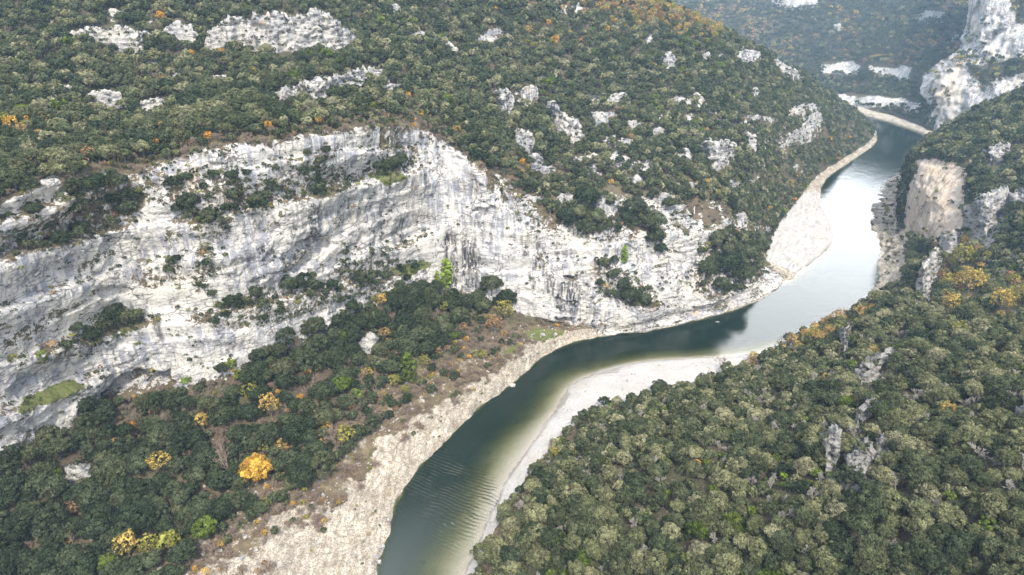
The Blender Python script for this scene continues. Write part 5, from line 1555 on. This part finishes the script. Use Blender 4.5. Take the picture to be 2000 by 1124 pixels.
for u, v, D in BOU:
    p = hit(u, v) ; d = ray(u, v); tw = -H / d[2]; wp = Vector((d[0] * tw, d[1] * tw, 0))
    if p is None or p.z < 0: p = wp
    f = float(project(np.array(p))[2]); s = D / FPX * f / 2
    o = bpy.data.objects.new('boulder', random.choice(BM)); COL.objects.link(o)
    if u == 1401: o.material_slots[0].link = 'OBJECT'; o.material_slots[0].material = M['dull']
    o.location = (p.x, p.y, p.z + s * .2); o.scale = (s, s, s); o.rotation_euler = (0, 0, random.uniform(0, 6))
    if u == 1401: s *= .8
    if u in (745, 735, 740): lab, g_ = 'block of pale rock broken off at the water edge near the bottom', 'fallen blocks at the water edge'
    elif u in (1401, 1404): lab, g_ = 'dark stone standing in the deep water below the cliff', 'stones in the deep water'
    elif u > 1200: lab, g_ = 'small stone lying on the white gravel bar or near hillside', 'stones on the gravel bar'
    else: lab, g_ = 'pale boulder lying where the scrub meets the rock shelf', 'boulders along the shelf'
    o['label'] = lab; o['category'] = 'boulder'; o['group'] = g_
# ------------------------------------------------------------------ world, sun, camera, air
W = bpy.data.worlds.new('World'); SC.world = W; W.use_nodes = True
t = W.node_tree; t.nodes.clear()
def wn(typ, **kw):
    nd = t.nodes.new('ShaderNode' + typ)
    for k, v in kw.items():
        if k.startswith('i_'): nd.inputs[k[2:]].default_value = v
        elif k.startswith('x'): nd.inputs[int(k[1:])].default_value = v
        else: setattr(nd, k, v)
    return nd
def wl(a, b): t.links.new(a, b)
SUN_EL, SUN_AZ = math.radians(50), math.radians(174)      # azimuth measured clockwise from +Y
sky = wn('TexSky', sky_type='NISHITA', sun_disc=False, sun_elevation=SUN_EL, sun_rotation=SUN_AZ)
sb = wn('Background', i_Strength=.10); wl(sky.outputs[0], sb.inputs[0])
tc = wn('TexCoord')
# cloud deck, brighter where it is thin, low over the valley ahead
nz = wn('TexNoise', i_Scale=3.2, i_Detail=6.0, i_Roughness=.55)
mp = wn('Mapping'); mp.inputs['Scale'].default_value = (1, 1, 2.6); mp.inputs['Location'].default_value = (3.1, 0, .4); wl(tc.outputs['Generated'], mp.inputs[0]); wl(mp.outputs[0], nz.inputs['Vector'])
rp = wn('ValToRGB'); wl(nz.outputs['Fac'], rp.inputs[0])
e = rp.color_ramp.elements; e[0].position = .36; e[0].color = (.78, .80, .84, 1); e[1].position = .64; e[1].color = (1, .99, .97, 1)
# thin bright gap: gaussian lobe round a direction
g = Vector((math.sin(math.radians(30)), math.cos(math.radians(30)), math.tan(math.radians(21)))).normalized()
dt = wn('VectorMath', operation='DOT_PRODUCT', x1=tuple(g)); nrm = wn('VectorMath', operation='NORMALIZE'); wl(tc.outputs['Generated'], nrm.inputs[0]); wl(nrm.outputs[0], dt.inputs[0])
lb = wn('ValToRGB'); wl(dt.outputs['Value'], lb.inputs[0]); lb.color_ramp.interpolation = 'EASE'
e = lb.color_ramp.elements; e[0].position = .84; e[0].color = (0, 0, 0, 1); e[1].position = .98; e[1].color = (1, 1, 1, 1)
m1 = wn('Math', operation='MULTIPLY_ADD', x1=5.8, x2=.66); wl(lb.outputs[0], m1.inputs[0])
cb = wn('Background'); wl(rp.outputs[0], cb.inputs[0]); wl(m1.outputs[0], cb.inputs[1])
ad = wn('AddShader'); wl(sb.outputs[0], ad.inputs[0]); wl(cb.outputs[0], ad.inputs[1])
ow = wn('OutputWorld'); wl(ad.outputs[0], ow.inputs['Surface'])

sl = bpy.data.lights.new('sun', 'SUN'); sl.energy = 3.5; sl.angle = math.radians(9); sl.color = (1, .94, .85)
so = bpy.data.objects.new('sun', sl); COL.objects.link(so)
sd_ = Vector((math.sin(SUN_AZ) * math.cos(SUN_EL), math.cos(SUN_AZ) * math.cos(SUN_EL), math.sin(SUN_EL)))
so.rotation_euler = (-sd_).to_track_quat('-Z', 'Y').to_euler()

cam = bpy.data.cameras.new('camera'); co = bpy.data.objects.new('camera', cam); COL.objects.link(co)
cam.sensor_width = 36; cam.lens = 36 * FPX / 2000; cam.clip_end = 6000; cam.clip_start = .5
co.location = (0, 0, H); co.rotation_euler = (math.pi / 2 - PITCH, 0, 0)
SC.camera = co

def haze_box():
    x0, x1, y0, y1, z0, z1 = -900, 1600, -200, 2300, -9, 300
    vs = [(x, y, z) for x in (x0, x1) for y in (y0, y1) for z in (z0, z1)]
    fs = [(0, 1, 3, 2), (4, 6, 7, 5), (0, 4, 5, 1), (2, 3, 7, 6), (0, 2, 6, 4), (1, 5, 7, 3)]
    me = bpy.data.meshes.new('haze'); me.from_pydata(vs, [], fs)
    m = bpy.data.materials.new('haze'); m.use_nodes = True; nt = m.node_tree; nt.nodes.clear()
    v = nt.nodes.new('ShaderNodeVolumePrincipled'); v.inputs['Color'].default_value = (.52, .76, 1, 1); v.inputs['Density'].default_value = .00015
    v.inputs['Anisotropy'].default_value = .3
    o = nt.nodes.new('ShaderNodeOutputMaterial'); nt.links.new(v.outputs[0], o.inputs['Volume'])
    me.materials.append(m); ob = bpy.data.objects.new('haze', me); COL.objects.link(ob)
    ob['kind'] = 'stuff'; ob['label'] = 'thin blue haze filling the far gorge'; ob['category'] = 'haze'
haze_box()
SC.view_settings.view_transform = 'Standard'; SC.view_settings.look = 'None'; SC.view_settings.exposure = .74; SC.view_settings.gamma = 1
SC.cycles.max_bounces = 5; SC.cycles.diffuse_bounces = 3; SC.cycles.glossy_bounces = 2; SC.cycles.transparent_max_bounces = 6; SC.cycles.volume_bounces = 0; SC.cycles.transmission_bounces = 2
SC.cycles.use_denoising = True
SC.cycles.sample_clamp_indirect = 6
print('done', round(time.time() - T0, 1))
